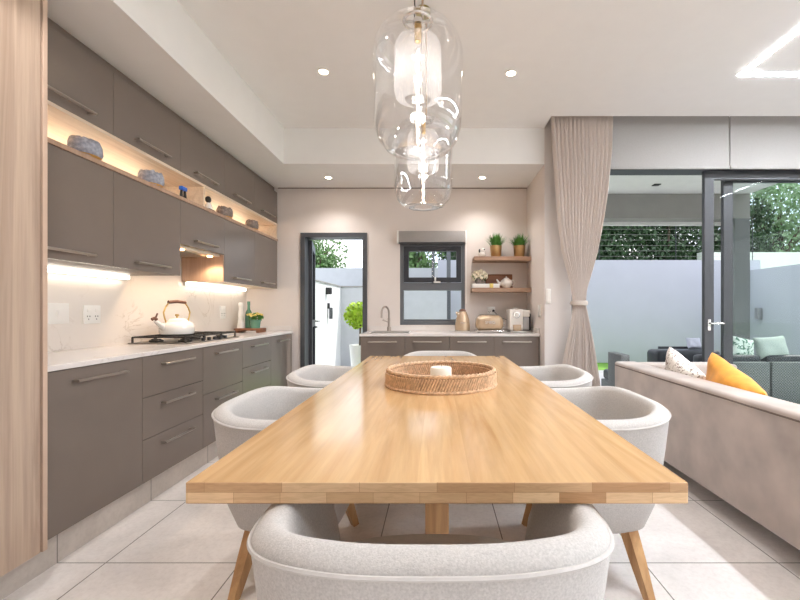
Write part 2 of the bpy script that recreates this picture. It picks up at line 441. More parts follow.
# courtyard door
bm = B()
box(bm, DX0, DX0+.05, 4.68, 4.86, 0, DZ); box(bm, DX1-.05, DX1, 4.68, 4.86, 0, DZ); box(bm, DX0+.05, DX1-.05, 4.68, 4.86, DZ-.05, DZ)
door = struct('door_1', bm, M['alu'], smooth=0)
A, Bp = Vector((-1.495, 4.83)), Vector((-1.66, 5.52))
d = (Bp-A).normalized(); nrm = Vector((d.y, -d.x))
def leafbox(bm, s0, s1, z0, z1, th=.045):
    L_ = (Bp-A).length
    vs = []
    t = bmesh.new(); bmesh.ops.create_cube(t, size=1)
    for v in t.verts:
        s = (s0+s1)/2 + v.co.x*(s1-s0); q = v.co.y*th; z = (z0+z1)/2 + v.co.z*(z1-z0)
        p = A + d*s + nrm*q; v.co = Vector((p.x, p.y, z))
    bmesh.ops.recalc_face_normals(t, faces=t.faces[:]); merge(bm, t)
LW = (Bp-A).length
bm = B(); leafbox(bm, 0, .09, .01, 1.95); leafbox(bm, LW-.09, LW, .01, 1.95); leafbox(bm, .09, LW-.09, 1.86, 1.95); leafbox(bm, .09, LW-.09, .01, .12); leafbox(bm, .09, LW-.09, .92, 1.0)
lf = obj('door_leaf', bm, M['alud'], door, smooth=0)
bm = B(); leafbox(bm, .09, LW-.09, .12, .92, .008); leafbox(bm, .09, LW-.09, 1.0, 1.86, .008); obj('pane', bm, M['glass'], lf, smooth=0)
p = A + d*(LW-.05) + nrm*.02
bm = B(); tube(bm, [(p.x, p.y, .98), (p.x+.06, p.y, .98), (p.x+.06, p.y-.11, .98)], .01); tube(bm, [(p.x, p.y, .90), (p.x+.03, p.y, .90)], .016)
obj('door_handle', bm, M['chrome'], lf)

# kitchen window
def frame_rect(bm, x0, x1, y0, y1, z0, z1, t):
    box(bm, x0, x0+t, y0, y1, z0, z1); box(bm, x1-t, x1, y0, y1, z0, z1)
    box(bm, x0+t, x1-t, y0, y1, z1-t, z1); box(bm, x0+t, x1-t, y0, y1, z0, z0+t)
bm = B(); frame_rect(bm, WX0, WX1, 4.70, 4.80, WZ0, WZ1, .04); box(bm, WX0+.04, WX1-.04, 4.70, 4.80, 1.355, 1.44)
box(bm, WX0+.04, WX1-.04, 4.73, 4.80, .996, 1.02)
win = struct('window_1', bm, M['aluw'], smooth=0)
bm = B(); frame_rect(bm, WX0+.045, WX1-.045, 4.685, 4.735, 1.445, 1.855, .055); obj('sash', bm, M['alud'], win, smooth=0)
bm = B(); box(bm, WX0+.09, WX1-.09, 4.708, 4.714, 1.49, 1.81); box(bm, WX0+.04, WX1-.04, 4.75, 4.756, 1.02, 1.355); obj('pane', bm, M['glass'], win, smooth=0)
bm = B(); box(bm, -.04, .04, 4.665, 4.686, 1.435, 1.455, .004); box(bm, -.03, -.01, 4.655, 4.67, 1.45, 1.50, .004); obj('window_latch', bm, M['white'], win)
t = thing('roller_blind', 'rolled-up grey roller blind with white end caps above the kitchen window', 'blind', (-.05, 4.66, 1.885))
bm = B(); box(bm, -.435, .317, 4.62, 4.699, 1.895, 2.02, .004); obj('blind_roll', bm, M['blind'], t, world=True)
for a_ in (-.452, .317):
    bm = B(); box(bm, a_, a_+.017, 4.615, 4.699, 1.885, 2.025, .002); obj('bracket', bm, M['white'], t, world=True)
bm = B(); box(bm, -.435, .317, 4.635, 4.66, 1.880, 1.895, .003); obj('bottom_rail', bm, M['alu'], t, world=True)
bm = B(); tube(bm, [(.327, 4.63, 1.885), (.327, 4.63, 1.2), (.331, 4.63, 1.2), (.331, 4.63, 1.885)], .0025, 6); obj('pull_chain', bm, M['white'], t, world=True)

# sliding patio doors
def slider(name, x0, x1, y, st, glass, rails=True):
    bm = B(); box(bm, x0, x0+st, y-.022, y+.022, .04, 2.473); box(bm, x1-st, x1, y-.022, y+.022, .04, 2.473)
    box(bm, x0+st, x1-st, y-.022, y+.022, 2.39, 2.473); box(bm, x0+st, x1-st, y-.022, y+.022, .04, .14)
    o = struct(name, bm, M['alus'], smooth=0)
    bm = B(); box(bm, x0+st, x1-st, y-.004, y+.004, .14, 2.39); obj('pane', bm, glass, o, smooth=0)
    return o
bm = B(); box(bm, 1.29, 1.34, 3.94, 4.12, 0, 2.5); box(bm, 4.90, 4.95, 3.94, 4.12, 0, 2.5); box(bm, 1.34, 4.90, 3.94, 4.10, 2.475, 2.5); box(bm, 1.34, 4.90, 3.94, 4.12, 0, .038)
struct('door_frame_patio', bm, M['alud'], smooth=0)
s1 = slider('door_2', 2.585, 4.75, 3.98, .088, M['glass'])
s2 = slider('door_3', 2.825, 4.90, 4.06, .09, M['glassg'])
bm = B(); tube(bm, [(2.625, 3.955, 1.00), (2.625, 3.92, 1.00), (2.745, 3.92, 1.00)], .009); box(bm, 2.61, 2.64, 3.95, 3.958, .93, 1.04, .003); obj('door_handle', bm, M['chrome'], s1)
# the blinds over the patio doors
t = thing('roller_blind', 'wide grey roller blind above the patio opening, beside the curtain', 'blind', (2.0, 3.8, 2.44), 0)
bm = B(); box(bm, 1.30, 2.752, 3.86, 3.866, 2.465, 2.97); obj('blind_fabric', bm, M['blind'], t, world=True)
bm = B(); box(bm, 1.30, 2.752, 3.852, 3.874, 2.455, 2.475, .003); obj('bottom_rail', bm, M['blind'], t, world=True)
bm = B(); tube(bm, [(1.30, 3.89, 2.96), (2.752, 3.89, 2.96)], .028, 12); obj('roller', bm, M['white'], t, world=True)
t = thing('roller_blind', 'wide grey roller blind above the closed glass door, at the right edge', 'blind', (3.5, 3.8, 2.44), 0)
bm = B(); box(bm, 2.762, 4.9, 3.86, 3.866, 2.465, 2.97); obj('blind_fabric', bm, M['blind'], t, world=True)
bm = B(); box(bm, 2.762, 4.9, 3.852, 3.874, 2.455, 2.475, .003); obj('bottom_rail', bm, M['blind'], t, world=True)
bm = B(); tube(bm, [(2.762, 3.89, 2.96), (4.9, 3.89, 2.96)], .028, 12); obj('roller', bm, M['white'], t, world=True)

# curtain
YC = 3.74
K = YC/410
def itp(tab, y):
    for (a, va), (b_, vb) in zip(tab, tab[1:]):
        if a <= y <= b_:
            k = (y-a)/(b_-a); return va+(vb-va)*k
    return tab[0][1] if y < tab[0][0] else tab[-1][1]
LE = [(105,551),(150,553.5),(220,559),(250,563),(268,568),(285,573),(303,575),(319,574),(340,569.5),(362,565),(431,559)]
RE = [(105,614.5),(150,613),(195,608.5),(220,604.5),(253,598),(268,593.5),(289,587),(303,585.5),(319,589),(346,595),(383,601),(431,608)]
bm = B(); NU, NZ, PL = 260, 70, 15
grid = []
for j in range(NZ+1):
    y = 107 + (431-107)*j/NZ
    z = HC + (310-y)*K
    xl, xr = (itp(LE, y)-437)*K, (itp(RE, y)-437)*K
    ww = xr-xl; amp = .031 + .005*max(0, 1-abs(ww-.12)/.2)
    row = []
    for i in range(NU+1):
        u = i/NU
        ph = 2*PI*PL*u
        yy = YC + .03 + amp*math.sin(ph) + .004*math.sin(u*9+j*.05)
        if y > 303: yy += .018*math.sin(2*PI*4*u+1)*min(1, (y-303)/60)
        row.append(bm.verts.new((xl+ww*(u+.12/PL*math.sin(2*ph)*.5), yy, max(z, .012))))
    grid.append(row)
for j in range(NZ):
    for i in range(NU): bm.faces.new((grid[j][i], grid[j][i+1], grid[j+1][i+1], grid[j+1][i]))
t = thing('curtain', 'long taupe pleated curtain tied back at its waist', 'curtain', (1.35, YC, 0))
obj('curtain_panel', bm, M['curtain'], t, world=True, smooth=180, sol=.003)
bm = B(); c = ((580.3-437)*K, YC+.03, HC+(310-303)*K)
tube(bm, [(c[0]+.068*math.cos(a), c[1]+.055*math.sin(a), c[2]) for a in [2*PI*i/24 for i in range(24)]], .012, 6, closed=True)
for v in bm.verts: v.co.z = c[2] + (v.co.z-c[2])*2.0
obj('tieback', bm, M['tieb'], t, world=True)
bm = B(); tube(bm, [(c[0]-.06, c[1]+.03, c[2]), (1.27, 3.925, c[2])], .006, 6); obj('tieback_hook', bm, M['chrome'], t, world=True)

# ------------------------------------------------------------------ left kitchen run
XF = -1.65
def hbar(bm, x, y0, y1, z, out=.032, axis='Y'):
    r = .0055
    if axis == 'Y':
        tube(bm, [(x+out, y0, z), (x+out, y1, z)], r*1.25, 8)
        for y in (y0+.012, y1-.012): tube(bm, [(x, y, z), (x+out, y, z)], r*1.35, 8)
    else:
        tube(bm, [(y0, x-out, z), (y1, x-out, z)], r*1.25, 8)
        for y in (y0+.012, y1-.012): tube(bm, [(y, x, z), (y, x-out, z)], r*1.35, 8)
def front(parent, name, x, y0, y1, z0, z1, hz, hl=.30):
    g = .0015; bm = B(); box(bm, x-.018, x, y0+g, y1-g, z0+g, z1-g, .0012, 1)
    f = obj(name, bm, M['cab'], parent, world=True, smooth=30)
    if hz:
        c = (y0+y1)/2; bm = B(); hbar(bm, x, c-hl/2, c+hl/2, hz); obj('handle', bm, M['handle'], f, world=True)
    return f
BY = [1.70, 2.297, 2.891, 3.48, 4.075, 4.66]
blab = ['taupe base cabinet with one tall door, next to the oak end panel', 'taupe base cabinet with three drawers, left of the hob', 'taupe base cabinet with two deep drawers under the hob',
        'taupe base cabinet with drawers, beneath the flower tray', 'taupe base cabinet with one door at the back wall corner']
splits = [[(.15,.863)], [(.15,.394),(.394,.63),(.63,.863)], [(.15,.524),(.524,.863)], [(.15,.394),(.394,.63),(.63,.863)], [(.15,.863)]]
for i in range(5):
    y0, y1 = BY[i], BY[i+1]
    t = thing('base_cabinet', blab[i], 'cabinet', (XF-.28, (y0+y1)/2, 0), group='taupe base cabinets along the left wall')
    bm = B(); box(bm, -2.18, XF-.02, y0+.001, y1-.001, .15, .864); obj('body', bm, M['cabin'], t, world=True, smooth=0)
    for (a, b_) in splits[i]:
        front(t, 'door' if len(splits[i]) == 1 else 'drawer', XF, y0, y1, a, b_, b_-.056)
t = thing('worktop', 'long white quartz worktop on the left base cabinets', 'worktop', (-1.92, 3.2, .865))
bm = B(); box(bm, -2.183, XF+.004, 1.685, 4.70, .865, .89, .002, 1); obj('slab', bm, M['counter'], t, world=True, smooth=30)
bm = B(); box(bm, -2.183, XF-.01, 4.682, 4.699, .891, .945, .002, 1); obj('upstand', bm, M['counter'], t, world=True, smooth=30)
# tall oak cabinet
t = thing('tall_cabinet', 'tall grey-washed oak cabinet at the left edge', 'cabinet', (-1.9, .6, 0))
bm = B(); box(bm, -2.19, -1.625, -.6, 1.655, .15, ZB-.002); obj('body', bm, M['cabin'], t, world=True, smooth=0)
bm = B(); box(bm, -1.622, -1.60, .45, 1.655, .148, ZB-.004, .0012, 1); obj('door', bm, M['ash'], t, world=True)
bm = B(); box(bm, -1.622, -1.60, -.6, .447, .148, ZB-.004, .0012, 1); obj('door', bm, M['ash'], t, world=True)
bm = B(); box(bm, -2.19, -1.595, 1.660, 1.680, .148, ZB-.002, .001, 1); o = obj('end_panel', bm, M['ashedge'], t, world=True); o['label'] = 'pale oak end panel edge'

# wall cabinets
XU = -1.823
UY = [1.70, 2.31, 2.914, 3.515, 4.10, 4.68]
pos = ['next to the oak end panel', 'second from the oak panel', 'above the hob', 'left of the corner unit', 'at the back wall corner']
for i in range(5):
    y0, y1 = UY[i], UY[i+1]
    t = thing('wall_cabinet', 'taupe top-row wall cabinet under the ceiling, ' + pos[i], 'cabinet', (-2.0, (y0+y1)/2, 2.112), group='top row of wall cabinets')
    bm = B(); box(bm, -2.198, XU-.02, y0+.001, y1-.001, 2.112, 2.47); obj('body', bm, M['cabin'], t, world=True, smooth=0)
    front(t, 'door', XU, y0, y1, 2.112, 2.468, 2.158)
for i, z0 in ((0,1.37), (1,1.37), (2,1.60), (3,1.37), (4,1.37)):
    y0, y1 = UY[i], UY[i+1]
    lab = 'taupe lower-row wall cabinet, ' + pos[i] if i != 2 else 'short taupe wall cabinet hiding the extractor above the hob'
    t = thing('wall_cabinet', lab, 'cabinet', (-2.0, (y0+y1)/2, z0), group='lower row of wall cabinets')
    bm = B(); box(bm, -2.184, XU-.02, y0+.001, y1-.001, z0+.002, 1.910); obj('body', bm, M['niche'] if i >= 2 else M['cabin'], t, world=True, smooth=0)
    front(t, 'door', XU, y0, y1, z0, 1.911, z0+.045)
    if i == 3:
        bm = B(); box(bm, -2.182, XU-.004, y0-.012, y0, z0, 1.598); o = obj('side_panel', bm, M['hoodw'], t, world=True, smooth=0); o['label'] = 'oak side panel facing the hob'
bm = B(); box(bm, -2.198, XU-.035, 1.70, 4.68, 2.472, ZB-.001)
tag(obj('cornice', bm, M['cab'], None, smooth=0), 'taupe filler strip between the wall cabinets and the ceiling', 'filler strip')
t = thing('extractor_hood', 'pale built-in extractor with dark knobs under the short wall cabinet', 'extractor', (-2.0, 3.21, 1.575))
bm = B(); box(bm, -2.18, XU-.03, 2.93, 3.50, 1.578, 1.600, .004, 1); obj('housing', bm, M['niche'], t, world=True)
bm = B(); box(bm, -2.12, -1.92, 3.02, 3.41, 1.572, 1.579); obj('filter', bm, M['steel'], t, world=True, smooth=0)
for y in (3.02, 3.40):
    bm = B(); lathe(bm, [(0,1.567),(.02,1.567),(.022,1.577),(0,1.577)], (-1.885, y, 0), 16, cap=False); obj('lamp', bm, M['hoodl'], t, world=True)
    l = bpy.data.lights.new('hood_beam', 'SPOT'); l.energy = 9; l.color = (1,.74,.50); l.spot_size = math.radians(140); l.spot_blend = .6; l.shadow_soft_size = .02
    o = bpy.data.objects.new('beam', l); COL.objects.link(o); o.parent = t; o.location = Vector((-1.885, y, 1.56)) - Vector(t.location)
# oak lined niche
t = thing('open_shelf', 'oak-lined open niche running between the two rows of wall cabinets', 'shelf', (-2.0, 3.2, 1.913))
bm = B(); box(bm, -2.198, XU+.003, 1.69, 4.695, 1.913, 1.938, .001, 1); obj('shelf_board', bm, M['hoodw'], t, world=True)
bm = B(); box(bm, -2.198, XU+.003, 1.69, 4.695, 2.092, 2.111, .001, 1); obj('top_board', bm, M['niche'], t, world=True)
bm = B(); box(bm, -2.198, -2.18, 1.69, 4.695, 1.939, 2.091); obj('back_panel', bm, M['niche'], t, world=True, smooth=0)
for y in (3.20, 4.655):
    bm = B(); box(bm, -2.18, XU, y, y+.022, 1.939, 2.091); obj('divider', bm, M['niche'], t, world=True, smooth=0)
for y0, y1 in ((1.72, 3.05), (3.24, 4.62)):
    bm = B(); box(bm, -2.176, -2.160, y0, y1, 1.9385, 1.944); o = obj('light_strip', bm, M['ledn'], t, world=True, smooth=0); o['label'] = 'warm glowing light strip'
for nm, y0, y1 in (('next to the oak end panel', 1.72, 2.86), ('right of the hob', 3.53, 4.60)):
    t = thing('under_cabinet_light', 'white linear light under the wall cabinets, '+nm, 'light', (-2.15, (y0+y1)/2, 1.34), group='strip lights under the wall cabinets')
    bm = B(); box(bm, -2.182, -2.166, y0, y1, 1.340, 1.3715, .003, 1); obj('housing', bm, M['white'], t, world=True)
    bm = B(); box(bm, -2.1655, -2.135, y0+.01, y1-.01, 1.340, 1.366, .004, 2); obj('diffuser', bm, M['led'], t, world=True)

# back kitchen run
XB = [-.765, -.32, .125, .57, 1.022]
pb = ['left of the run, under the tap', 'under the kitchen window', 'under the gold kettle', 'in the right corner']
for i in range(4):
    x0, x1 = XB[i], XB[i+1]
    t = thing('base_cabinet', 'taupe back-wall base cabinet ' + pb[i], 'cabinet', ((x0+x1)/2, 4.4, 0), group='taupe base cabinets along the back wall')
    bm = B(); box(bm, x0+.001, x1-.001, 4.12, 4.69, .15, .864); obj('body', bm, M['cabin'], t, world=True, smooth=0)
    bm = B(); box(bm, x0+.0015, x1-.0015, 4.10, 4.118, .152, .862, .0012, 1); f = obj('door', bm, M['cab'], t, world=True, smooth=30)
    bm = B(); c = (x0+x1)/2; hbar(bm, 4.10, c-.145, c+.145, .81, axis='X'); obj('handle', bm, M['handle'], f, world=True)
t = thing('worktop', 'white quartz worktop under the kitchen window', 'worktop', (.13, 4.4, .865))
bm = B()
box(bm, -.775, -.70, 4.09, 4.699, .865, .89); box(bm, -.29, 1.027, 4.09, 4.699, .865, .89)
box(bm, -.70, -.29, 4.09, 4.20, .865, .89); box(bm, -.70, -.29, 4.52, 4.699, .865, .89)
obj('slab', bm, M['counter'], t, world=True, smooth=0)
bm = B(); box(bm, -.775, 1.027, 4.684, 4.699, .891, .945); box(bm, 1.012, 1.027, 4.12, 4.684, .891, .945); obj('upstand', bm, M['counter'], t, world=True, smooth=0)
bm = B(); bb = (-.70,-.29,4.20,4.52)
box(bm, bb[0], bb[1], bb[2], bb[3], .868, .872); box(bm, bb[0], bb[0]+.006, bb[2], bb[3], .872, .893); box(bm, bb[1]-.006, bb[1], bb[2], bb[3], .872, .893); box(bm, bb[0], bb[1], bb[2], bb[2]+.006, .872, .893); box(bm, bb[0], bb[1], bb[3]-.006, bb[3], .872, .893)
t2 = thing('sink', 'stainless steel sink set in the back worktop', 'sink', (-.495, 4.36, .868)); obj('bowl', bm, M['steel'], t2, world=True, smooth=0)
bm = B(); cyl(bm, .03, .872, .875, (-.495, 4.36)); obj('drain', bm, M['chrome'], t2, world=True)
t = thing('tap', 'curved brushed steel mixer tap behind the sink', 'tap', (-.535, 4.57, .89))
bm = B(); cyl(bm, .022, 0, .05, n=20, bev=.003); cyl(bm, .014, .05, .15, n=16); obj('tap_body', bm, M['handle'], t)
pts = [(0,0,.15)] + [( -.035+.035*math.cos(a), -.05+.05*math.cos(a), .20+.075*math.sin(a)) for a in [PI*i/12 for i in range(13)]] + [(-.07,-.10,.15)]
bm = B(); tube(bm, pts, .0105, 12); obj('spout', bm, M['handle'], t)
bm = B(); tube(bm, [(0,0,.10), (-.045,-.01,.12)], .007, 8); tube(bm, [(-.045,-.01,.12), (-.07,-.012,.128)], .009, 8); obj('lever', bm, M['handle'], t)

# hob
t = thing('gas_hob', 'stainless gas hob with black cast iron grates on the left worktop', 'hob', (-1.93, 3.22, .8905))
bm = B(); box(bm, -.22, .20, -.375, .375, 0, .008, .003, 1); obj('hob_plate', bm, M['hobg'], t)
for by in (-.24, 0, .24):
    for bx in ((-.11, .10) if by else (0,)):
        bm = B(); cyl(bm, .045 if by else .065, .008, .02, (bx, by), 20, .003); cyl(bm, .032 if by else .05, .02, .028, (bx, by), 20, .003)
        obj('burner', bm, M['cast'], t)
for by in (-.24, 0, .24):
    bm = B(); r = .007; z = .046
    x0, x1, y0, y1 = -.2, .17, by-.112, by+.112
    for p, q in (((x0,y0),(x1,y0)), ((x1,y0),(x1,y1)), ((x1,y1),(x0,y1)), ((x0,y1),(x0,y0)), ((x0,by),(x1,by)), ((-.10,y0),(-.10,y1)), ((.09,y0),(.09,y1))):
        tube(bm, [(*p, z), (*q, z)], r, 4, sq=True)
    for p in ((x0,y0),(x1,y0),(x1,y1),(x0,y1)): tube(bm, [(*p, z), (*p, .008)], r, 4, sq=True)
    obj('grate', bm, M['cast'], t, smooth=0)
for k in range(5):
    bm = B(); cyl(bm, .013, .008, .03, (.185, -.16+.08*k), 14, .002); obj('knob', bm, M['dark'], t)

# white stove kettle
t = thing('stove_kettle', 'white enamel kettle with brass arched handle standing on the hob', 'kettle', (-1.965, 3.10, .9435), .0)
bm = B(); lathe(bm, [(0,0),(.100,0),(.112,.006),(.116,.02),(.115,.05),(.110,.072),(.098,.088),(.080,.096),(.07,.10),(0,.10)], n=40, cap=False); obj('body', bm, M['whitec'], t)
bm = B(); lathe(bm, [(.072,.097),(.070,.106),(.055,.118),(.02,.125),(0,.126)], n=32, cap=False); lid = obj('lid', bm, M['whitec'], t)
bm = B(); lathe(bm, [(0,.125),(.006,.125),(.006,.135),(.016,.143),(.013,.152),(0,.155)], n=16, cap=False); obj('lid_knob', bm, M['brass'], lid)
dx, dy = -.35, -.94   # spout direction (towards the viewer, into the wall)
sp = [(dx*.09, dy*.09, .045), (dx*.13, dy*.13, .075), (dx*.165, dy*.165, .105)]
bm = B(); tube(bm, sp, .02, 12, radii=[.026,.019,.013]); obj('spout', bm, M['whitec'], t)
bm = B(); tube(bm, [(dx*.155, dy*.155, .115), (dx*.17, dy*.17, .125), (dx*.19, dy*.19, .118)], .012, 8); tube(bm, [(dx*.165, dy*.165, .122), (dx*.15, dy*.15, .16)], .006, 8); obj('whistle', bm, M['brownh'], t)
hp = []
for a, b_ in ((-.085,.09), (-.098,.13), (-.105,.165), (-.092,.20), (-.07,.232), (-.055,.245)): hp.append((a, b_))
for s in (1, -1):
    bm = B(); tube(bm, [(dx*a*-s, dy*a*-s, z) for a, z in hp], .0055, 8); obj('handle_arm', bm, M['brass'], t)
bm = B(); tube(bm, [(dx*a, dy*a, z) for a, z in ((-.068,.243), (0,.249), (.068,.243))], .013, 10); obj('handle_grip', bm, M['brownh'], t)

# sockets
def socket(name, label, loc, axis, w=.12, h=.115, kind=0):
    t = thing(name, label, 'socket' if kind == 0 else 'switch', loc, {'X': PI/2, 'Y': 0, '-X': -PI/2}[axis])
    bm = B(); box(bm, -w/2, w/2, -.009, 0, -h/2, h/2, .003); obj('plate', bm, M['white'], t)
    if kind == 0:
        for s in (-1, 1):
            bm = B(); box(bm, s*w*.24-.012, s*w*.24+.012, -.013, -.009, h*.12, h*.3, .002); obj('rocker', bm, M['white'], t)
            bm = B()
            for a, b_ in ((-.009,-.1), (.009,-.1), (0,-.26)): box(bm, s*w*.24+a-.003, s*w*.24+a+.003, -.0096, -.0088, h*b_-.004, h*b_+.004)
            obj('socket_hole', bm, M['dark'], t, smooth=0)
    else:
        bm = B(); box(bm, -.014, .014, -.014, -.009, -.02, .02, .002); obj('rocker', bm, M['white'], t)
    return t
socket('wall_socket', 'blank white wall plate on the splashback, beside the oak panel', (-2.184, 2.36, 1.108), 'X', .13, .12, 1)
socket('wall_socket', 'white double socket on the splashback, left of the kettle', (-2.184, 2.59, 1.10), 'X', .125, .115)
socket('wall_socket', 'small white socket on the splashback, left of the flower tray', (-2.184, 4.17, 1.105), 'X', .10, .13)
socket('wall_socket', 'white socket above the toaster on the back wall', (.62, 4.699, 1.12), 'Y', .09, .09)
socket('light_switch', 'narrow white switch on the nook side wall beside the coffee machine', (1.029, 4.10, 1.12), '-X', .10, .12, 1)
t = thing('remote_holder', 'slim white remote in a holder on the pale wall beside the curtain', 'remote', (1.065, 3.926, 1.245))
bm = B(); box(bm, -.022, .022, -.016, 0, -.055, .085, .004); obj('holder', bm, M['white'], t)
bm = B(); box(bm, -.015, .015, -.022, -.0165, -.045, .075, .003); obj('remote_face', bm, M['whitec'], t)

# wooden tray with bottles and flowers on the left worktop
t = thing('wooden_board', 'small brown footed wooden board on the worktop near the corner', 'board', (-1.98, 4.36, .8905))
bm = B(); box(bm, -.135, .125, -.10, .10, .022, .045, .006); obj('board_top', bm, M['board'], t)
for s in (-1, 1):
    bm = B(); box(bm, s*.11-.015, s*.11+.015, -.09, .09, 0, .022, .003); obj('foot', bm, M['board'], t)
zb = .8905+.0455
t = thing('pepper_mill', 'tall cream turned mill on the wooden board', 'mill', (-2.075, 4.34, zb))
bm = B(); lathe(bm, [(0,0),(.038,0),(.040,.01),(.034,.05),(.026,.10),(.030,.13),(.028,.17),(.022,.20),(.024,.225),(0,.225)], n=28, cap=False); obj('mill_body', bm, M['whitec'], t)
bm = B(); lathe(bm, [(0,.226),(.022,.226),(.026,.24),(.026,.26),(.018,.272),(0,.275)], n=28, cap=False); obj('mill_head', bm, M['whitec'], t)
t = thing('bottle', 'green glass bottle behind the yellow flowers', 'bottle', (-2.03, 4.42, zb))
bm = B(); lathe(bm, [(0,0),(.034,0),(.036,.01),(.036,.13),(.030,.17),(.014,.20),(.013,.25),(.016,.252),(.016,.262),(0,.262)], n=28, cap=False); obj('bottle_body', bm, M['green'], t)
bm = B(); cyl(bm, .015, .2625, .285, n=16, bev=.002); obj('stopper', bm, M['green'], t)
t = thing('potted_flowers', 'yellow and cream flowers in a small green pot on the board', 'flowers', (-1.92, 4.335, zb))
bm = B(); lathe(bm, [(0,0),(.045,0),(.055,.09),(.051,.09),(.044,.02),(0,.02)], n=24, cap=False); obj('pot', bm, M['green'], t)
bm = B(); leaves(bm, (0,0,.115), (.075,.075,.045), 130, .04, .8); obj('foliage', bm, M['grass'], t, smooth=0)
bm = B()
for k in range(16):
    a = 2.4*k; r = .02+.015*math.sqrt(k)
    ball(bm, (r*math.cos(a), r*math.sin(a), .155-.25*r+random.uniform(-.01,.01)), .017, (1,1,.7), 1, .15)
obj('blossom', bm, M['flowery'], t)

# niche ornaments
ZS = 1.9385
def geode(label, y, w, mat, inner='amber'):
    t = thing('stone_bowl', label, 'ornament', (-1.895, y, ZS), group='rough stone bowls in the niche')
    n = 28; bm = B(); prof = [(.55,0),(.85,.012),(1,.04),(.98,.075),(.86,.098),(.74,.10),(.72,.07),(.5,.03)]
    rings = []
    for r, z in prof:
        rings.append([bm.verts.new((r*w/2*math.cos(2*PI*k/n)*.8*(1+random.uniform(-.03,.03)), r*w/2*math.sin(2*PI*k/n)*(1+random.uniform(-.03,.03)), z+(random.uniform(-.009,.009) if z > .09 else 0))) for k in range(n)])
    for a, b_ in zip(rings, rings[1:]):
        for k in range(n): bm.faces.new((a[k], a[(k+1)%n], b_[(k+1)%n], b_[k]))
    bm.faces.new(rings[0][::-1]); bm.faces.new(rings[-1])
    obj('bowl', bm, M[mat], t, smooth=60)
    bm = B(); lathe(bm, [(w*.2,0.0),(w*.33,.006),(w*.45,.019),(w*.41,.012),(w*.3,.004)], n=28, cap=False)
    for v in bm.verts: v.co.x *= .84
    obj('glazed_base', bm, M['amber'], t)
geode('blue-grey rough stone bowl in the niche, nearest the oak end panel', 2.21, .17, 'stone')
geode('blue-grey rough stone bowl in the niche, left of the blue ornament', 2.72, .17, 'stone')
geode('taupe rough stone bowl in the niche, right of the black and white figurine', 3.66, .16, 'stone2')
geode('small grey-green stone bowl in the niche, nearest the back wall', 4.20, .15, 'stone2')
t = thing('ornament', 'small bright blue ornament on two dark legs in the niche', 'ornament', (-1.845, 2.98, ZS))
bm = B(); box(bm, -.015, .015, -.032, .032, .056, .085, .007, 3); obj('blue_top', bm, M['blue'], t)
for s in (-1, 1):
    bm = B(); tube(bm, [(0, s*.019, .057), (0, s*.022, 0.002)], .010, 10, radii=[.008,.012]); obj('leg', bm, M['dark'], t)
t = thing('figurine', 'black and white figurine beside the niche divider', 'figurine', (-1.855, 3.33, ZS))
bm = B(); lathe(bm, [(0,0),(.028,0),(.033,.012),(.022,.04),(.016,.058),(0,.06)], n=20, cap=False)
for v in bm.verts: v.co.y *= 1.25
obj('body', bm, M['whitec'], t)
bm = B(); ball(bm, (0,-.005,.085), .026, (.9,1,1.1)); obj('head', bm, M['dark'], t)
bm = B(); box(bm, -.032, .032, -.045, .045, 0, .006, .002); obj('base', bm, M['dark'], t)

# ------------------------------------------------------------------ floating shelves and what is on them
for z, lab, x0 in ((1.712, 'upper walnut-toned floating shelf beside the window', .405), (1.370, 'lower walnut-toned floating shelf beside the window', .385)):
    t = thing('floating_shelf', lab, 'shelf', ((x0+1.028)/2, 4.6, z-.045), group='floating shelves beside the window')
    bm = B(); box(bm, x0, 1.028, 4.46, 4.699, z-.045, z, .0015, 1); obj('shelf_board', bm, M['shelfw'], t, world=True)
for x, lab, h in ((.655, 'left gold pot of bushy green grass on the upper shelf', .15), (.915, 'right gold pot of green grass on the upper shelf', .14)):
    t = thing('potted_grass', lab, 'plant', (x, 4.56, 1.7125), group='grass plants in gold pots')
    bm = B(); lathe(bm, [(0,0),(.050,0),(.054,.004),(.066,.128),(.062,.128),(.052,.11),(0,.11)], n=32, cap=False); obj('pot', bm, M['gold'], t)
    bm = B()
    for k in range(230):
        a = random.uniform(0, 6.28); r0 = random.uniform(0,.05); ln = h*random.uniform(.7,1.25); out = random.uniform(.0,.11)
        p0 = Vector((r0*math.cos(a), r0*math.sin(a), .108)); p2 = p0 + Vector((out*math.cos(a), out*math.sin(a), ln-out*.45)); p1 = (p0+p2)/2 + Vector((0,0,.015))
        s = Vector((-math.sin(a), math.cos(a), 0))*.004
        v = [bm.verts.new(q) for q in (p0-s, p0+s, p1+s, p1-s, p2)]
        bm.faces.new((v[0],v[1],v[2],v[3])); bm.faces.new((v[3],v[2],v[4]))
    obj('grass_tuft', bm, M['grass'], t, smooth=0)
t = thing('figurine', 'small white figurine with black spots on the upper shelf', 'figurine', (.50, 4.55, 1.7125))
bm = B(); ball(bm, (0,0,.035), .038, (1.1,.8,.9)); ball(bm, (.012,-.005,.075), .030); obj('body', bm, M['whitec'], t)
bm = B(); ball(bm, (.022,-.032,.082), .008); ball(bm, (-.03,-.012,.07), .014, (.7,.7,1.6)); obj('dark_marks', bm, M['dark'], t)
t = thing('box', 'flat white box with a yellow band on the lower shelf', 'box', (.53, 4.57, 1.3705))
bm = B(); box(bm, -.14, .155, -.09, .09, 0, .045, .002); obj('box_body', bm, M['white'], t)
bm = B(); box(bm, .045, .085, -.092, .092, -.0, .047, .0005); obj('yellow_band', bm, M['flowery'], t)
t = thing('flower_arrangement', 'round bunch of cream hydrangeas on the flat white box', 'flowers', (.475, 4.57, 1.4165))
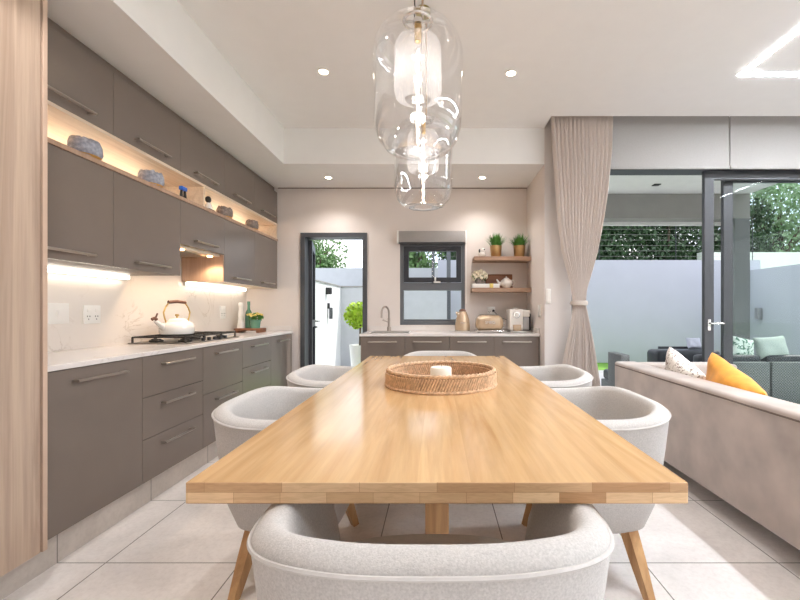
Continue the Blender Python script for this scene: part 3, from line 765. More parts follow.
bm = B(); lathe(bm, [(0,0),(.04,0),(.055,.03),(.05,.055),(.046,.055),(.05,.03),(0,.01)], n=24, cap=False); obj('vase', bm, M['stone2'], t)
bm = B()
for k in range(26):
    g = 2.39996*k; zz = 1-1.5*(k+.5)/26; rr = math.sqrt(max(0,1-zz*zz))
    ball(bm, (.075*rr*math.cos(g), .062*rr*math.sin(g), .088+.058*zz), .022, (1,1,1), 1, .22)
obj('blossom', bm, M['flower'], t, smooth=0)
bm = B(); leaves(bm, (0,0,.075), (.09,.07,.05), 60, .04, .3); obj('foliage', bm, M['leaf2'], t, smooth=0)
t = thing('cutting_board', 'brown wooden cutting board leaning on the wall behind the teapot', 'board', (.72, 4.66, 1.3705))
bm = B(); box(bm, -.17, .14, -.009, .009, 0, .165, .008, 3)
o = obj('board_panel', bm, M['board'], t); o.rotation_euler = (math.radians(-9), 0, 0); o.location = (0, -.005, .002)
t = thing('teapot', 'round cream teapot on the lower shelf in front of the cutting board', 'teapot', (.77, 4.555, 1.3705))
bm = B(); lathe(bm, [(0,0),(.035,0),(.04,.006),(.062,.03),(.07,.055),(.062,.082),(.04,.10),(.03,.104),(0,.104)], n=32, cap=False); obj('body', bm, M['whitec'], t)
bm = B(); lathe(bm, [(.032,.103),(.028,.112),(.01,.118),(.006,.122),(.010,.130),(0,.134)], n=24, cap=False); obj('lid', bm, M['whitec'], t)
bm = B(); tube(bm, [(-.055,0,.04), (-.085,0,.065), (-.108,0,.098)], .01, 10, radii=[.018,.012,.008]); obj('spout', bm, M['whitec'], t)
bm = B(); tube(bm, [(.058+.038*math.sin(a), 0, .058+.032*math.cos(a)) for a in [PI*i/10 for i in range(11)]], .006, 8); obj('handle', bm, M['whitec'], t)

# ------------------------------------------------------------------ worktop appliances (back wall)
def text_mesh(s, size, depth=.001):
    c = bpy.data.curves.new('t', 'FONT'); c.body = s; c.size = size; c.extrude = depth; c.align_x = 'CENTER'; c.align_y = 'CENTER'
    o = bpy.data.objects.new('t', c); COL.objects.link(o)
    me = bpy.data.meshes.new_from_object(o); bm = B(); bm.from_mesh(me)
    bpy.data.objects.remove(o); bpy.data.curves.remove(c); bpy.data.meshes.remove(me)
    bmesh.ops.transform(bm, matrix=Matrix.Rotation(PI/2, 4, 'X'), verts=bm.verts)
    return bm
t = thing('electric_kettle', 'champagne gold cone-shaped electric kettle on the back worktop', 'kettle', (.275, 4.42, .8905))
bm = B(); lathe(bm, [(0,0),(.080,0),(.084,.006),(.084,.018),(0,.018)], n=36, cap=False); obj('base', bm, M['chrome'], t)
bm = B(); lathe(bm, [(0,.019),(.080,.019),(.083,.03),(.082,.07),(.074,.13),(.060,.18),(.046,.212),(.040,.222),(0,.222)], n=36, cap=False); obj('body', bm, M['champ'], t)
bm = B(); lathe(bm, [(0,.223),(.039,.223),(.036,.238),(.02,.248),(0,.25)], n=28, cap=False); lid = obj('lid', bm, M['brownh'], t)
bm = B(); tube(bm, [(.035,0,.225), (.085,0,.215), (.105,0,.16), (.095,0,.08)], .009, 10); o = obj('handle', bm, M['chrome'], t); o.rotation_euler = (0,0,PI*.45)
bm = B(); tube(bm, [(-.045,-.02,.19), (-.07,-.03,.215)], .015, 10, radii=[.022,.012]); obj('spout', bm, M['champ'], t)
bm = text_mesh('SMEG', .022); bmesh.ops.transform(bm, matrix=Matrix.Translation((0,-.078,.10)), verts=bm.verts); obj('lettering', bm, M['chrome'], t, smooth=0)
t = thing('toaster', 'champagne gold two-slice toaster with rounded corners beside the kettle', 'toaster', (.56, 4.42, .8905))
bm = B(); box(bm, -.150, .150, -.095, .095, .02, .185, .055, 6)
for v in bm.verts: v.co.x *= (1 - .10*max(0, (v.co.z-.03)/.155)**2)
obj('body', bm, M['champ'], t)
bm = B(); box(bm, -.155, .155, -.098, .098, .006, .024, .008, 2); obj('base', bm, M['chrome'], t)
for sx in (-1, 1):
    for sy in (-1, 1):
        bm = B(); cyl(bm, .014, 0, .007, (sx*.12, sy*.07), 12); obj('foot', bm, M['dark'], t)
bm = B(); box(bm, -.10, .10, -.045, -.015, .184, .187, .001, 1); box(bm, -.10, .10, .015, .045, .184, .187, .001, 1); obj('bread_slot', bm, M['dark'], t)
bm = B(); box(bm, .148, .170, -.03, .03, .09, .105, .004); obj('lever', bm, M['chrome'], t)
bm = B(); tube(bm, [(.150,0,.05), (.163,0,.05)], .016, 14); obj('dial', bm, M['chrome'], t)
bm = text_mesh('SMEG', .042, .0015); bmesh.ops.transform(bm, matrix=Matrix.Translation((0,-.0965,.105)), verts=bm.verts); obj('lettering', bm, M['chrome'], t, smooth=0)
t = thing('coffee_machine', 'white capsule coffee machine with round dial and milk jug', 'coffee machine', (.87, 4.40, .8905))
bm = B(); box(bm, -.105, .035, -.10, .13, .02, .245, .012, 3); obj('body', bm, M['whitec'], t)
bm = B(); box(bm, .025, .105, -.10, .09, .165, .235, .012, 3); obj('milk_head', bm, M['whitec'], t)
bm = B(); box(bm, .035, .098, -.095, .06, .026, .164, .01, 3); o = obj('milk_jug', bm, M['jug'], t); o['label'] = 'clear grey milk jug'
bm = B(); lathe(bm, [(0,0),(.036,0),(.034,.012),(0,.014)], (-.035,-.1005,.185), 28, Matrix.Rotation(PI/2,4,'X'), cap=False); obj('dial', bm, M['chrome'], t)
bm = B(); lathe(bm, [(0,0),(.026,0),(.024,.006),(0,.007)], (-.035,-.1145,.185), 28, Matrix.Rotation(PI/2,4,'X'), cap=False); obj('dial_face', bm, M['white'], t)
bm = B(); box(bm, -.11, .115, -.13, .12, 0, .019, .008, 2); obj('drip_tray', bm, M['steel'], t)
bm = B(); box(bm, -.075, .01, -.125, -.101, .02, .085, .004); obj('cup_rest', bm, M['champ'], t)
bm = B(); box(bm, .107, .135, -.02, .09, .02, .20, .008, 2); o = obj('water_tank', bm, M['dark'], t); o['label'] = 'dark water tank at the side'
bm = B(); tube(bm, [(-.03-.03*math.cos(a), 0, .246+.012*math.sin(a)) for a in [PI*i/8 for i in range(9)]], .004, 6); obj('lid_handle', bm, M['chrome'], t)
bm = B(); pts = []
for k in range(13):
    u = k/12; pts.append((.64+(.77-.64)*u, 4.675-.13*u, 1.12-.10*u-.015*math.sin(PI*u)))
tube(bm, pts, .0035, 6); ball(bm, (.645, 4.678, 1.12), .014)
tag(obj('power_cord', bm, M['dark']), 'black power cord from the socket to the coffee machine', 'cord')

# ------------------------------------------------------------------ dining table
TX, TY0, TY1 = .551, .898, 3.38
t = thing('dining_table', 'long honey oak dining table with a thick plank top', 'table', (0, 2.12, 0))
bm = B(); box(bm, -TX, TX, TY0, TY1, .703, .75, .0016, 1)
for f in bm.faces: f.material_index = 1 if abs(f.normal.y) > .7 or abs(f.normal.x) > .7 else 0
obj('tabletop', bm, [M['oak'], M['oakedge']], t, world=True, smooth=20)
for y in (1.72, 2.75):
    bm = B(); box(bm, -.048, .048, y-.06, y+.06, .06, .64, .004); obj('leg', bm, M['oakleg'], t, world=True)
    bm = B(); box(bm, -.36, .36, y-.05, y+.05, .64, .7025, .004); obj('crossbar', bm, M['oakleg'], t, world=True)
    bm = B(); box(bm, -.33, .33, y-.05, y+.05, 0, .06, .006); obj('foot_bar', bm, M['oakleg'], t, world=True)
bm = B(); box(bm, -.025, .025, 1.78, 2.69, .22, .30, .004); obj('stretcher', bm, M['oakleg'], t, world=True)

# woven tray and candle
t = thing('woven_tray', 'round woven rattan tray on the far half of the table', 'tray', (.02, 2.10, .7505))
R = .278; H = .078
bm = B(); lathe(bm, [(0,0),(R-.012,0),(R-.004,.008),(R-.006,H-.008),(R-.016,H-.008),(R-.018,.010),(0,.010)], n=72, cap=False); obj('tray_body', bm, M['rattand'], t)
bm = B(); n = 132
for lay, (rr, sgn) in enumerate(((R, 1), (R-.020, -1))):
    for k in range(n):
        a0 = 2*PI*k/n; pts = []
        for j in range(5):
            u = j/4; a = a0 + sgn*(.09*u) ; pts.append((rr*math.cos(a)+0, rr*math.sin(a), .010+(H-.022)*u))
        tube(bm, pts, .0052, 5)
o = obj('weave', bm, M['rattan'], t); o['kind'] = 'stuff'
for zz, rr, amp in ((.006, R, .003), (H-.003, R-.010, .005)):
    for ph in (0, PI):
        bm = B(); m_ = 288
        tube(bm, [((rr+amp*math.cos(2*PI*k/m_*36+ph))*math.cos(2*PI*k/m_), (rr+amp*math.cos(2*PI*k/m_*36+ph))*math.sin(2*PI*k/m_), zz+amp*math.sin(2*PI*k/m_*36+ph)) for k in range(m_)], .0062, 6, closed=True)
        obj('braid', bm, M['rattan'], t)
t = thing('candle', 'short wide cream pillar candle in the woven tray', 'candle', (.02, 2.09, .761))
bm = B(); lathe(bm, [(0,0),(.052,0),(.054,.003),(.054,.072),(.050,.077),(.04,.074),(0,.073)], n=40, cap=False); obj('wax', bm, M['candle'], t)
bm = B(); tube(bm, [(0,0,.073), (.002,0,.084)], .0012, 6); obj('wick', bm, M['dark'], t)

# ------------------------------------------------------------------ tub chairs (front of the chair faces +Y)
def chair_path(n=49, hw=.368, yb=0.0, yf=.52, p=2.95):
    """U-shaped plan line from left arm tip round the back to right arm tip, as (x, y, tx) with parameter s in -1..1"""
    out = []
    yc = .31
    for i in range(n):
        s = -1 + 2*i/(n-1)
        a = s*1.0
        if abs(s) > .72:   # straight-ish arms
            k = (abs(s)-.72)/.28
            x = hw - .012*k; y = yc + (yf-yc)*k
        else:
            th = abs(s)/.72*PI/2
            x = hw*math.sin(th)**(2/p) if th > 0 else 0; y = yc - (yc-yb)*math.cos(th)**(2/p)
        out.append((math.copysign(x, s) if s else 0.0, y, s))
    return out
def make_chair(label):
    t = thing('tub_chair', label, 'chair', (0,0,0), group='cream tub chairs around the table')
    path = chair_path(61)
    def rim(s):
        k = min(1, max(0, (abs(s)-.15)/.62)); k2 = max(0, (abs(s)-.80)/.20); return .732 - .032*k*k*(3-2*k) - .05*k2**2
    # cross-section: (inset from outer line, z as function of rim)
    def sect(s):
        zr = rim(s)
        return [(-.18, .205), (-.130, .21), (-.088, .238), (-.052, .33), (-.028, .45), (-.012, .58), (-.001, zr-.045), (0, zr-.026), (-.003, zr-.018), (-.014, zr-.009), (-.030, zr-.002), (-.045, zr), (-.058, zr-.006), (-.069, zr-.024), (-.076, zr-.08), (-.086, .54), (-.104, .42)]
    bm = B(); rows = []
    P = [Vector((x, y)) for x, y, s in path]
    for i, (x, y, s) in enumerate(path):
        tdir = (P[min(i+1, len(P)-1)] - P[max(i-1, 0)]).normalized(); nrm = Vector((tdir.y, -tdir.x))  # outward
        rows.append([bm.verts.new((x + nrm.x*o_, y + nrm.y*o_, z)) for o_, z in sect(s)])
    for a, b_ in zip(rows, rows[1:]):
        for k in range(len(a)-1): bm.faces.new((a[k], a[k+1], b_[k+1], b_[k]))
    # rounded arm fronts
    for r_, sg in ((rows[0], 1), (rows[-1], -1)):
        ctr = sum((v.co for v in r_), Vector())/len(r_)
        ring = [bm.verts.new(v.co + (Vector((ctr.x, v.co.y, ctr.z+(v.co.z-ctr.z)*1.0)) - v.co)*.25 + Vector((0,.016,-.004))) for v in r_]
        for k in range(len(r_)-1): bm.faces.new((r_[k], r_[k+1], ring[k+1], ring[k]))
        bm.faces.new(ring)
    bmesh.ops.recalc_face_normals(bm, faces=bm.faces[:])
    obj('shell', bm, M['fabric'], t, smooth=65)
    bm = B(); pts = []
    for i, (x, y, s) in enumerate(path):
        tdir = (P[min(i+1, len(P)-1)] - P[max(i-1, 0)]).normalized(); nrm = Vector((tdir.y, -tdir.x))
        pts.append((x + nrm.x*.002, y + nrm.y*.002, rim(s)-.027))
    tube(bm, pts, .0045, 6); obj('piping', bm, M['pipe'], t)
    # seat base and cushion
    def pad(z0, z1, ins, yf, bev):
        b2 = B(); outl = []
        for i, (x, y, s) in enumerate(path):
            tdir = (P[min(i+1, len(P)-1)] - P[max(i-1, 0)]).normalized(); nrm = Vector((tdir.y, -tdir.x))
            outl.append(Vector((x-nrm.x*ins, min(y-nrm.y*ins, .50))))
        hwf = abs(outl[0].x)
        front = [Vector((hwf*math.cos(a), .50+(yf-.50)*math.sin(a)**.6)) for a in [PI*k/16 for k in range(1,16)]]
        loop = outl + front
        c = sum(loop, Vector((0,0)))/len(loop); L_ = []
        for k, z in ((1-bev*2, z0), (1, z0+.012), (1.0, z1-.02), (1-bev*1.5, z1-.004), (.6, z1+.008), (.2, z1+.012)):
            L_.append([b2.verts.new((c.x+(p.x-c.x)*k, c.y+(p.y-c.y)*k, z)) for p in loop])
        for a, b_ in zip(L_, L_[1:]):
            for i in range(len(a)): b2.faces.new((a[i], a[(i+1)%len(a)], b_[(i+1)%len(a)], b_[i]))
        b2.faces.new(L_[0]); b2.faces.new(L_[-1]); bmesh.ops.recalc_face_normals(b2, faces=b2.faces[:])
        return b2
    obj('seat_base', pad(.207, .395, .115, .54, .05), M['fabric'], t, smooth=60)
    obj('seat_cushion', pad(.396, .462, .100, .60, .04), M['seatf'], t, smooth=60)
    for sx in (-1, 1):
        for y0, y1, xa, xb in ((.20, .16, .228, .33), (.46, .52, .18, .235)):
            bm = B()
            tube(bm, [(sx*xa, y0, .24), (sx*(xa+xb)/2, (y0+y1)/2, .12), (sx*xb, y1, 0)], .02, 4, radii=[.036,.031,.022], sq=True)
            obj('leg', bm, M['oakleg'], t, smooth=30)
    return t
ch = make_chair('cream tub chair at the near end of the table, its back towards the viewer')
ch.location = (-.012, .645, 0)
G = 'cream tub chairs around the table'
dup(ch, (-.95, 1.92, 0), -PI/2, 'cream tub chair on the left long side, nearer the viewer', G)
dup(ch, (-.965, 2.79, 0), -PI/2, 'cream tub chair on the left long side, nearer the courtyard door', G)
dup(ch, (.985, 1.92, 0), PI/2, 'cream tub chair on the right long side, nearer the viewer', G)
dup(ch, (1.00, 2.79, 0), PI/2, 'cream tub chair on the right long side, nearer the curtain', G)
dup(ch, (.03, 4.03, 0), PI, 'cream tub chair at the far end of the table, behind the woven tray', G)

# ------------------------------------------------------------------ indoor sofa
t = thing('sofa', 'long taupe velvet sofa with its back to the dining table', 'sofa', (1.97, 2.2, 0))
SY0, SY1 = .70, 3.52
bm = B(); box(bm, 1.52, 1.705, SY0, SY1, .11, .69, .022, 3); obj('backrest', bm, M['velvet'], t, world=True)
for a, b_ in ((SY0, SY0+.2), (SY1-.2, SY1)):
    bm = B(); box(bm, 1.707, 2.44, a, b_, .11, .685, .022, 3); obj('arm', bm, M['velvet'], t, world=True)
bm = B(); box(bm, 1.706, 2.42, SY0+.2, SY1-.2, .11, .30, .01, 2); obj('seat_base', bm, M['velvet'], t, world=True)
mid = (SY0+SY1)/2
for a, b_ in ((SY0+.205, mid-.003), (mid+.003, SY1-.205)):
    bm = B(); box(bm, 1.71, 2.46, a, b_, .302, .45, .035, 4); obj('seat_cushion', bm, M['velvet'], t, world=True)
for x in (1.60, 2.36):
    for y in (SY0+.1, SY1-.1):
        bm = B(); tube(bm, [(x, y, .112), (x, y, 0)], .02, 10, radii=[.024,.016]); obj('leg', bm, M['dark'], t, world=True)
bm = B(); tube(bm, [(1.522, SY0+.02, .66), (1.522, SY1-.02, .66)], .005, 6); obj('piping', bm, M['velvetd'], t, world=True)
def place_cushion(label, mat, loc, rot, w=.44, h=.44, th=.13, name='scatter_cushion', wob=.006):
    bm = B(); cushion(bm, w, h, th, wob=wob)
    o = obj(name, bm, mat, smooth=80, sub=1); o.location = loc; o.rotation_euler = rot
    return tag(o, label, 'cushion')
place_cushion('cream cushion with brown sprig pattern on the sofa', M['patwhite'], (1.80, 2.99, .612), (math.radians(-6), math.radians(-19), math.radians(87)), .50, .36, .13)
place_cushion('mustard yellow cushion on the sofa', M['mustard'], (1.79, 2.48, .615), (math.radians(-6), math.radians(-20), math.radians(86)), .54, .35, .15, wob=.022)

# ------------------------------------------------------------------ pendants
def pendant(label, loc):
    t = thing('pendant_light', label, 'pendant lamp', loc, group='clear glass pendants over the table')
    z0 = 0; h = .51; r = .176
    prof = [(.052, .004), (.085, .0), (.12, .012), (.150, .045), (.166, .09), (.170, .15), (.168, .24), (.172, .30), (r, .345), (r-.001, .39), (.162, .432), (.138, .468), (.102, .492), (.066, .504), (.058, .508)]
    bm = B(); lathe(bm, prof, n=64, cap=False); obj('glass_shade', bm, M['pglass'], t, smooth=180)
    bm = B(); lathe(bm, [(.040,.440), (.080,.430), (.090,.41), (.092,.24), (.085,.215), (.05,.205)], n=48, cap=False); obj('inner_glass', bm, M['iglass'], t, smooth=180)
    bm = B(); lathe(bm, [(.050,.504), (.058,.504), (.060,.508), (.058,.513), (.050,.513), (.050,.504)], n=32, cap=False); box(bm, -.05, .05, -.006, .006, .506, .512); cyl(bm, .018, .500, .518, n=20); obj('shade_cap', bm, M['chrome'], t)
    bm = B(); cyl(bm, .014, .43, .496, n=16, bev=.002); obj('lamp_holder', bm, M['brass'], t)
    bm = B(); lathe(bm, [(0,.02),(.010,.024),(.016,.035),(.016,.40),(.012,.42),(.010,.43),(0,.43)], n=20, cap=False); bb = obj('bulb', bm, M['pglass'], t, smooth=180)
    bm = B(); tube(bm, [(.002*math.cos(k*.9), .002*math.sin(k*.9), .035+.0064*k) for k in range(58)], .0038, 5); obj('filament', bm, M['bulb'], bb)
    zt = ZC - loc[2]
    bm = B(); tube(bm, [(.018,0,.515), (.018,0,zt-.03)], .0045, 8); obj('rod', bm, M['champ'], t)
    bm = B(); tube(bm, [(-.012,0,.515), (-.014,0,.7), (-.008,0,zt-.03)], .003, 6); obj('cable', bm, M['dark'], t)
    bm = B(); cyl(bm, .042, zt-.035, zt-.001, n=32, bev=.002); obj('canopy', bm, M['brassd'], t)
    l = bpy.data.lights.new('pendant_lamp_glow', 'POINT'); l.energy = 2.6; l.color = (1,.93,.84); l.shadow_soft_size = .03
    lo = bpy.data.objects.new('lamp_glow', l); COL.objects.link(lo); lo.parent = t; lo.location = (0,0,.30)
    return t
pendant('nearer clear glass capsule pendant over the table, the larger looking', (-.074, 1.59, 1.737))
pendant('farther clear glass capsule pendant, hanging behind the nearer one', (-.08, 2.38, 1.722))

# ------------------------------------------------------------------ ceiling lights
def downlight(label, x, y, z, power, group=None, spread=1.5):
    t = thing('downlight', label, 'downlight', (x, y, z), group=group)
    bm = B(); lathe(bm, [(.030,-.001),(.045,-.001),(.046,-.004),(.044,-.006),(.032,-.004),(.030,-.001)], n=28, cap=False); obj('trim_ring', bm, M['white'], t)
    bm = B(); cyl(bm, .030, -.003, -.0005, n=24); obj('lens', bm, M['lamp'], t)
    l = bpy.data.lights.new('downlight_beam', 'SPOT'); l.energy = power; l.color = (1,.955,.935); l.spot_size = math.radians(125); l.spot_blend = .9; l.shadow_soft_size = .04
    o = bpy.data.objects.new('beam', l); COL.objects.link(o); o.parent = t; o.location = (0,0,-.02)
    return t
downlight('downlight in the high ceiling, left of the glass pendants', -.83, 3.0, ZC, 45)
downlight('downlight in the high ceiling, right of the glass pendants', .545, 3.02, ZC, 45)
downlight('downlight in the low bulkhead above the courtyard door', -1.146, 4.33, ZB, 28)
downlight('downlight in the low bulkhead above the floating shelves', .477, 4.33, ZB, 28)
for x, y in ((-1.3,1.25), (1.25,1.25), (-.83,-2.4), (.545,-2.4), (5.3,-1), (5.3,2.2)):  # unseen downlights, added as fill for the room and floor
    downlight('added fill downlight in the high ceiling, out of view', x, y, ZC, 60, 'added fill downlights out of view')
# recessed LED rectangle
X0, X1, Y0, Y1, W = 2.235, 4.4, -.8, 3.05, .034
t = thing('ceiling_light', 'bright recessed light line forming a rectangle in the ceiling at right', 'ceiling light', ((X0+X1)/2, (Y0+Y1)/2, ZC))
bm = B(); z0, z1 = ZC-.0035, ZC-.0005
box(bm, X0, X0+W, Y0, Y1, z0, z1); box(bm, X1-W, X1, Y0, Y1, z0, z1); box(bm, X0+W, X1-W, Y0, Y0+W, z0, z1); box(bm, X0+W, X1-W, Y1-W, Y1, z0, z1)
obj('light_line', bm, M['ledc'], t, world=True, smooth=0)

# ------------------------------------------------------------------ outside: patio
bm = B(); box(bm, 1.23, 14, 4.13, 7.75, -.12, -.01); box(bm, -6, 1.23, 6.8, 7.75, -.12, -.01); box(bm, -6, .2, 7.75, 8.2, -.12, -.01); box(bm, -6, 1.23, 4.9, 5.45, -.12, -.01); box(bm, 6.2, 14, -14, 4.13, -.12, -.01); box(bm, -14, 6.2, -14, -3.7, -.12, -.01); struct('patio_paving', bm, M['patio'], smooth=0)
bm = B(); box(bm, -30, 30, 7.75, 40, -.2, -.03); box(bm, -30, 30, -30, -14, -.2, -.03); box(bm, 14, 30, -14, 7.2, -.2, -.03); box(bm, -1.25, .6, 5.45, 6.8, -.2, -.011)
o = struct('lawn_ground', bm, M['lawn'], smooth=0)
bm = B(); box(bm, 1.24, 4.58, 4.14, 6.30, 2.83, 3.05); struct('patio_ceiling', bm, M['plasterw'], smooth=0)
bm = B(); box(bm, 1.24, 4.58, 6.0, 6.25, 2.47, 2.829); struct('patio_beam', bm, M['plasterg'], smooth=0)
bm = B(); box(bm, 1.24, 4.36, 6.26, 6.30, 2.42, 2.49); struct('patio_beam_edge', bm, M['plasterw'], smooth=0)
bm = B(); box(bm, 4.36, 4.58, 6.0, 6.25, -.01, 2.469); struct('patio_pillar', bm, M['plasterd'], smooth=0)
bm = B(); box(bm, 2.93, 3.02, 5.52, 5.60, 2.818, 2.829, .003); o = obj('ceiling_sensor', bm, M['dark']); tag(o, 'small dark fitting on the patio ceiling', 'ceiling fitting')
# garden walls
bm = B(); box(bm, .02, 7.1, 9.0, 9.2, -.03, 2.225); struct('garden_wall_far', bm, M['plaster'], smooth=0)
bm = B(); box(bm, -6, .02, 9.0, 9.2, -.03, 2.05); struct('garden_wall_courtyard', bm, M['plasterm'], smooth=0)
bm = B(); box(bm, 6.87, 7.07, 4.0, 8.99, -.03, 2.0); struct('garden_wall_side', bm, M['plaster'], smooth=0)
bm = B(); box(bm, 7.1, 16, 11, 11.2, -.03, 2.68); struct('garden_wall_neighbour', bm, M['plasterw'], smooth=0)
bm = B(); box(bm, -2.08, -1.93, 4.95, 8.35, -.01, 1.585); struct('courtyard_wall_white', bm, M['plasterw'], smooth=0)
bm = B(); box(bm, -1.93, .2, 8.2, 8.35, -.01, 1.585); struct('courtyard_wall_low', bm, M['plasterm'], smooth=0)  # shaded leg of the white wall, its shade put into the grey
bm = B(); box(bm, -2.10, -1.91, 4.95, 8.37, 1.586, 1.61); box(bm, -1.91, .2, 8.18, 8.37, 1.586, 1.61); struct('courtyard_coping', bm, M['plasterg'], smooth=0)
bm = B(); box(bm, .2, .28, 8.4, 8.5, -.03, 2.6); box(bm, -.11, -.05, 8.4, 8.5, -.03, 2.6); struct('courtyard_posts', bm, M['aluw'], smooth=0)
# exterior face of house beyond the nook is the back wall itself
t = thing('wall_lantern', 'dark lantern on the sunlit courtyard wall seen through the open door', 'wall light', (-1.93, 7.25, 1.05))
bm = B(); box(bm, 0, .03, -.04, .04, .10, .20, .004); obj('wall_plate', bm, M['dark'], t)
bm = B(); box(bm, .03, .08, -.035, .035, -.08, .12, .006); obj('lantern_body', bm, M['alu'], t)
t = thing('wall_light', 'small dark fitting high on the sunlit courtyard wall', 'wall light', (-1.93, 7.15, 1.46))
bm = B(); box(bm, 0, .09, -.05, .05, -.06, .06, .01); obj('fitting_body', bm, M['dark'], t)
t = thing('wall_light', 'small pale wall light on the garden side wall right of the pillar', 'wall light', (6.87, 8.7, 1.05))
bm = B(); box(bm, -.10, 0, -.05, .05, -.12, .12, .01); obj('fitting_body', bm, M['steel'], t)
# topiary in the courtyard
t = thing('potted_shrub', 'bright lime shrub in a tall white pot outside the open door', 'plant', (-1.13, 6.0, -.01))
bm = B(); lathe(bm, [(0,0),(.10,0),(.15,.63),(.135,.63),(.13,.58),(0,.58)], n=28, cap=False); obj('pot', bm, M['plasterw'], t)
bm = B(); tube(bm, [(0,0,.58), (.01,0,.95)], .015, 8); obj('stem', bm, M['bark'], t)
bm = B(); leaves(bm, (0,0,1.06), (.22,.22,.20), 900, .07, .7); obj('foliage', bm, M['lime'], t, smooth=0)
# electric fence wires
t = thing('electric_fence', 'thin wires of an electric fence on top of the garden wall', 'fence', (3.5, 9.1, 2.225))
for x in (-.0+.1, 1.8, 3.6, 5.3, 7.0):
    bm = B(); tube(bm, [(x, 9.1, 2.22), (x, 9.1, 3.1)], .008, 6); obj('post', bm, M['alud'], t, world=True)
for k in range(7):
    bm = B(); tube(bm, [(.05, 9.1, 2.32+.12*k), (7.05, 9.1, 2.32+.12*k)], .0022, 5); obj('wire', bm, M['plasterg'], t, world=True)

# outdoor sofa set
def outdoor_module(label, x0, x1, zt, arm=None):
    t = thing('outdoor_sofa', label, 'outdoor sofa', ((x0+x1)/2, 4.75, -.01), group='wicker sofa units on the patio')
    bm = B(); box(bm, x0, x1, 4.33, 4.40, .05, zt, .01); obj('backrest', bm, M['wicker'], t, world=True)
    bm = B(); box(bm, x0, x1, 4.405, 5.10, .05, .28, .01); obj('seat_base', bm, M['wicker'], t, world=True)
    bm = B(); box(bm, x0+.02, x1-.02, 4.41, 5.10, .282, .40, .03, 3); obj('seat_cushion', bm, M['black'], t, world=True)
    if not arm:
        bm = B(); box(bm, x0+.02, x1-.02, 4.41, 4.56, .402, .64, .04, 3); obj('back_cushion', bm, M['black'], t, world=True)
    if arm: 
        bm = B(); box(bm, x0-.10, x0-.002, 4.33, 4.66, .05, .655, .01); obj('arm', bm, M['wicker'], t, world=True)
    for x in (x0+.05, x1-.05):
        for y in (4.38, 5.05):
            bm = B(); tube(bm, [(x, y, .052), (x, y, -.01)], .02, 8); obj('foot', bm, M['alud'], t, world=True)
outdoor_module('grey wicker outdoor sofa unit behind the curtain end of the sofa', 2.04, 2.80, .57, 1)
outdoor_module('grey wicker outdoor sofa unit behind the mustard cushion', 2.81, 3.52, .575)
outdoor_module('grey wicker outdoor sofa unit at the right edge', 3.54, 4.35, .575)
t = thing('outdoor_armchair', 'low black-cushioned outdoor armchair on the far side of the patio', 'outdoor chair', (3.5, 6.0, -.01))
bm = B(); box(bm, 3.02, 3.98, 5.55, 5.92, .05, .30, .01); obj('seat_base', bm, M['wicker'], t, world=True)
bm = B(); box(bm, 3.0, 3.9, 5.60, 5.90, .302, .575, .06, 3); obj('cushion', bm, M['black'], t, world=True)
bm = B(); box(bm, 3.22, 3.85, 5.925, 5.985, .04, .60, .01); obj('backrest', bm, M['alud'], t, world=True)
for x in (3.06, 3.94):
    for y in (5.6, 5.88):
        bm = B(); tube(bm, [(x, y, .052), (x, y, -.01)], .02, 8); obj('foot', bm, M['alud'], t, world=True)
place_cushion('pale lavender cushion on the outdoor armchair', M['lav'], (3.62, 5.78, .66), (math.radians(-20),0,0), .20, .17, .09)
place_cushion('sage and white leafy cushion on the outdoor sofa', M['patgreen'], (3.365, 4.52, .712), (math.radians(-15), math.radians(12), 0), .26, .24, .11)
place_cushion('plain sage grey cushion on the outdoor sofa at the right edge', M['sage'], (3.68, 4.52, .715), (math.radians(-15), math.radians(-4), 0), .36, .26, .14)

# trees
def tree(label, x, y, h, crown, mat, n, size, blobs=9):
    t = thing('tree', label, 'tree', (x, y, -.03), group='trees beyond the garden walls')
    bm = B(); cz = h-crown[2]
    tube(bm, [(0,0,0), (.08,.02,cz*.5), (-.05,0,cz), (.05,.05,cz+crown[2]*.5)], .1, 8, radii=[.16,.12,.09,.03])
    for k in range(7):
        a = random.uniform(0, 6.28); e = Vector((crown[0]*.8*math.cos(a), crown[1]*.7*math.sin(a), cz+random.uniform(-.4,.7)*crown[2]))
        tube(bm, [(0,0,cz*.75), tuple(e*.5+Vector((0,0,cz*.42))), tuple(e)], .04, 6, radii=[.06,.035,.012])
    obj('trunk', bm, M['bark'], t)
    bm = B()
    for k in range(blobs):
        a = random.uniform(0, 6.28); rr = random.uniform(.2, .85)
        c = (crown[0]*rr*math.cos(a), crown[1]*rr*math.sin(a), cz + crown[2]*random.uniform(-.75,.75))
        rd = random.uniform(.30,.5); leaves(bm, c, (crown[0]*rd, crown[1]*rd, crown[2]*rd), n//blobs, size, .8)
    leaves(bm, (0,0,cz), crown, n//4, size, 1.0)
    obj('foliage', bm, M[mat], t, smooth=0)
tree('leafy tree behind the courtyard wall, seen through the open door', -3.7, 12, 4.0, (1.1,1.1,1.2), 'leaf2', 6500, .11)
tree('bushy tree behind the wall, seen at left in the kitchen window', -.75, 11.5, 3.6, (1.0,.9,1.05), 'leaf2', 5500, .11)
tree('bushy tree behind the wall, seen at right in the kitchen window', .9, 12.5, 4.2, (1.1,1,1.3), 'leaf', 5500, .11)
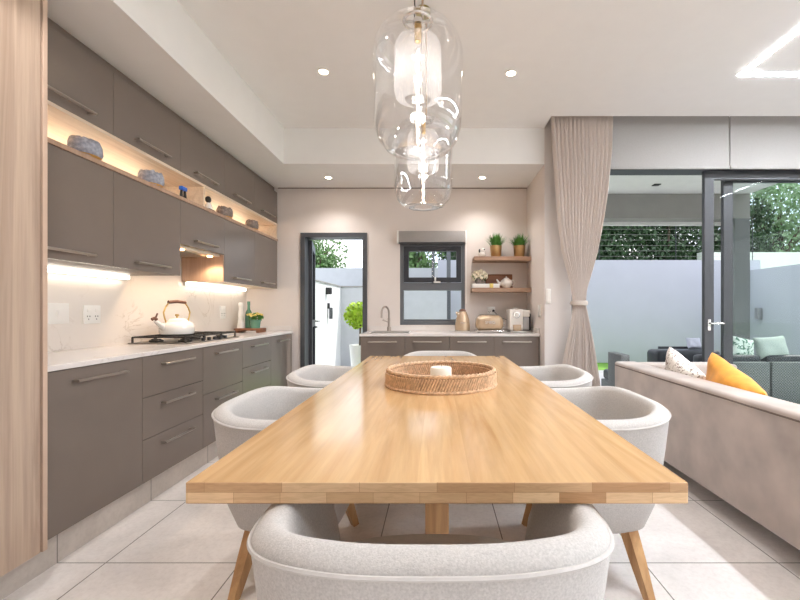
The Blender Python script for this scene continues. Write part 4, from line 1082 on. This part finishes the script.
tree('dark dense tree behind the garden wall beside the curtain', 4.6, 11.5, 4.8, (1.7,1.2,1.7), 'leaf', 9000, .125, 16)
tree('dark dense tree behind the garden wall in the middle of the patio opening', 6.7, 12, 4.9, (1.7,1.2,1.8), 'leaf', 9000, .125, 16)
tree('dark tree behind the garden wall near the door stile', 8.7, 12.8, 4.9, (1.5,1.2,1.7), 'leaf', 7000, .125, 14)
tree('pale green tree right of the patio pillar', 10.9, 13, 5.6, (1.9,1.5,1.9), 'leaf3', 4200, .13, 12)
tree('tall pale tree at the right edge behind the neighbouring wall', 13.3, 14, 7.2, (2.3,1.5,2.6), 'leaf3', 5200, .14, 12)

# ------------------------------------------------------------------ sky, sun, camera
W_ = bpy.data.worlds.new('sky'); SC.world = W_; W_.use_nodes = True; nt = W_.node_tree
bg = nt.nodes['Background']; tc = N(nt, 'ShaderNodeTexCoord')
f = noise(nt, tc.outputs['Generated'], 3, 5)
nt.links.new(ramp(nt, f, [(.38, (.66,.78,1.0,1)), (.6, (1,1,1,1))]), bg.inputs['Color']); bg.inputs['Strength'].default_value = 2.0
sun = bpy.data.lights.new('sun', 'SUN'); sun.energy = 3.2; sun.angle = math.radians(1.0); sun.color = (1,.96,.9)
so = bpy.data.objects.new('sun', sun); COL.objects.link(so)
so.rotation_euler = Vector((-.62, -.28, -1.0)).to_track_quat('-Z', 'Y').to_euler()
cam = bpy.data.cameras.new('camera'); co = bpy.data.objects.new('camera', cam); COL.objects.link(co); SC.camera = co
co.location = (0, 0, HC); co.rotation_euler = (PI/2, 0, 0)
cam.sensor_width = 36; cam.lens = 410/800*36
cam.shift_x = (400-437)/800; cam.shift_y = (310-300)/800
cam.clip_start = .02
SC.view_settings.view_transform = 'Standard'; SC.view_settings.look = 'None'; SC.view_settings.gamma = 1
SC.view_settings.use_curve_mapping = False; SC.view_settings.exposure = 0.16
SC.cycles.max_bounces = 10; SC.cycles.diffuse_bounces = 6; SC.cycles.transparent_max_bounces = 24
SC.cycles.caustics_reflective = False; SC.cycles.caustics_refractive = False
SC.cycles.sample_clamp_indirect = 6
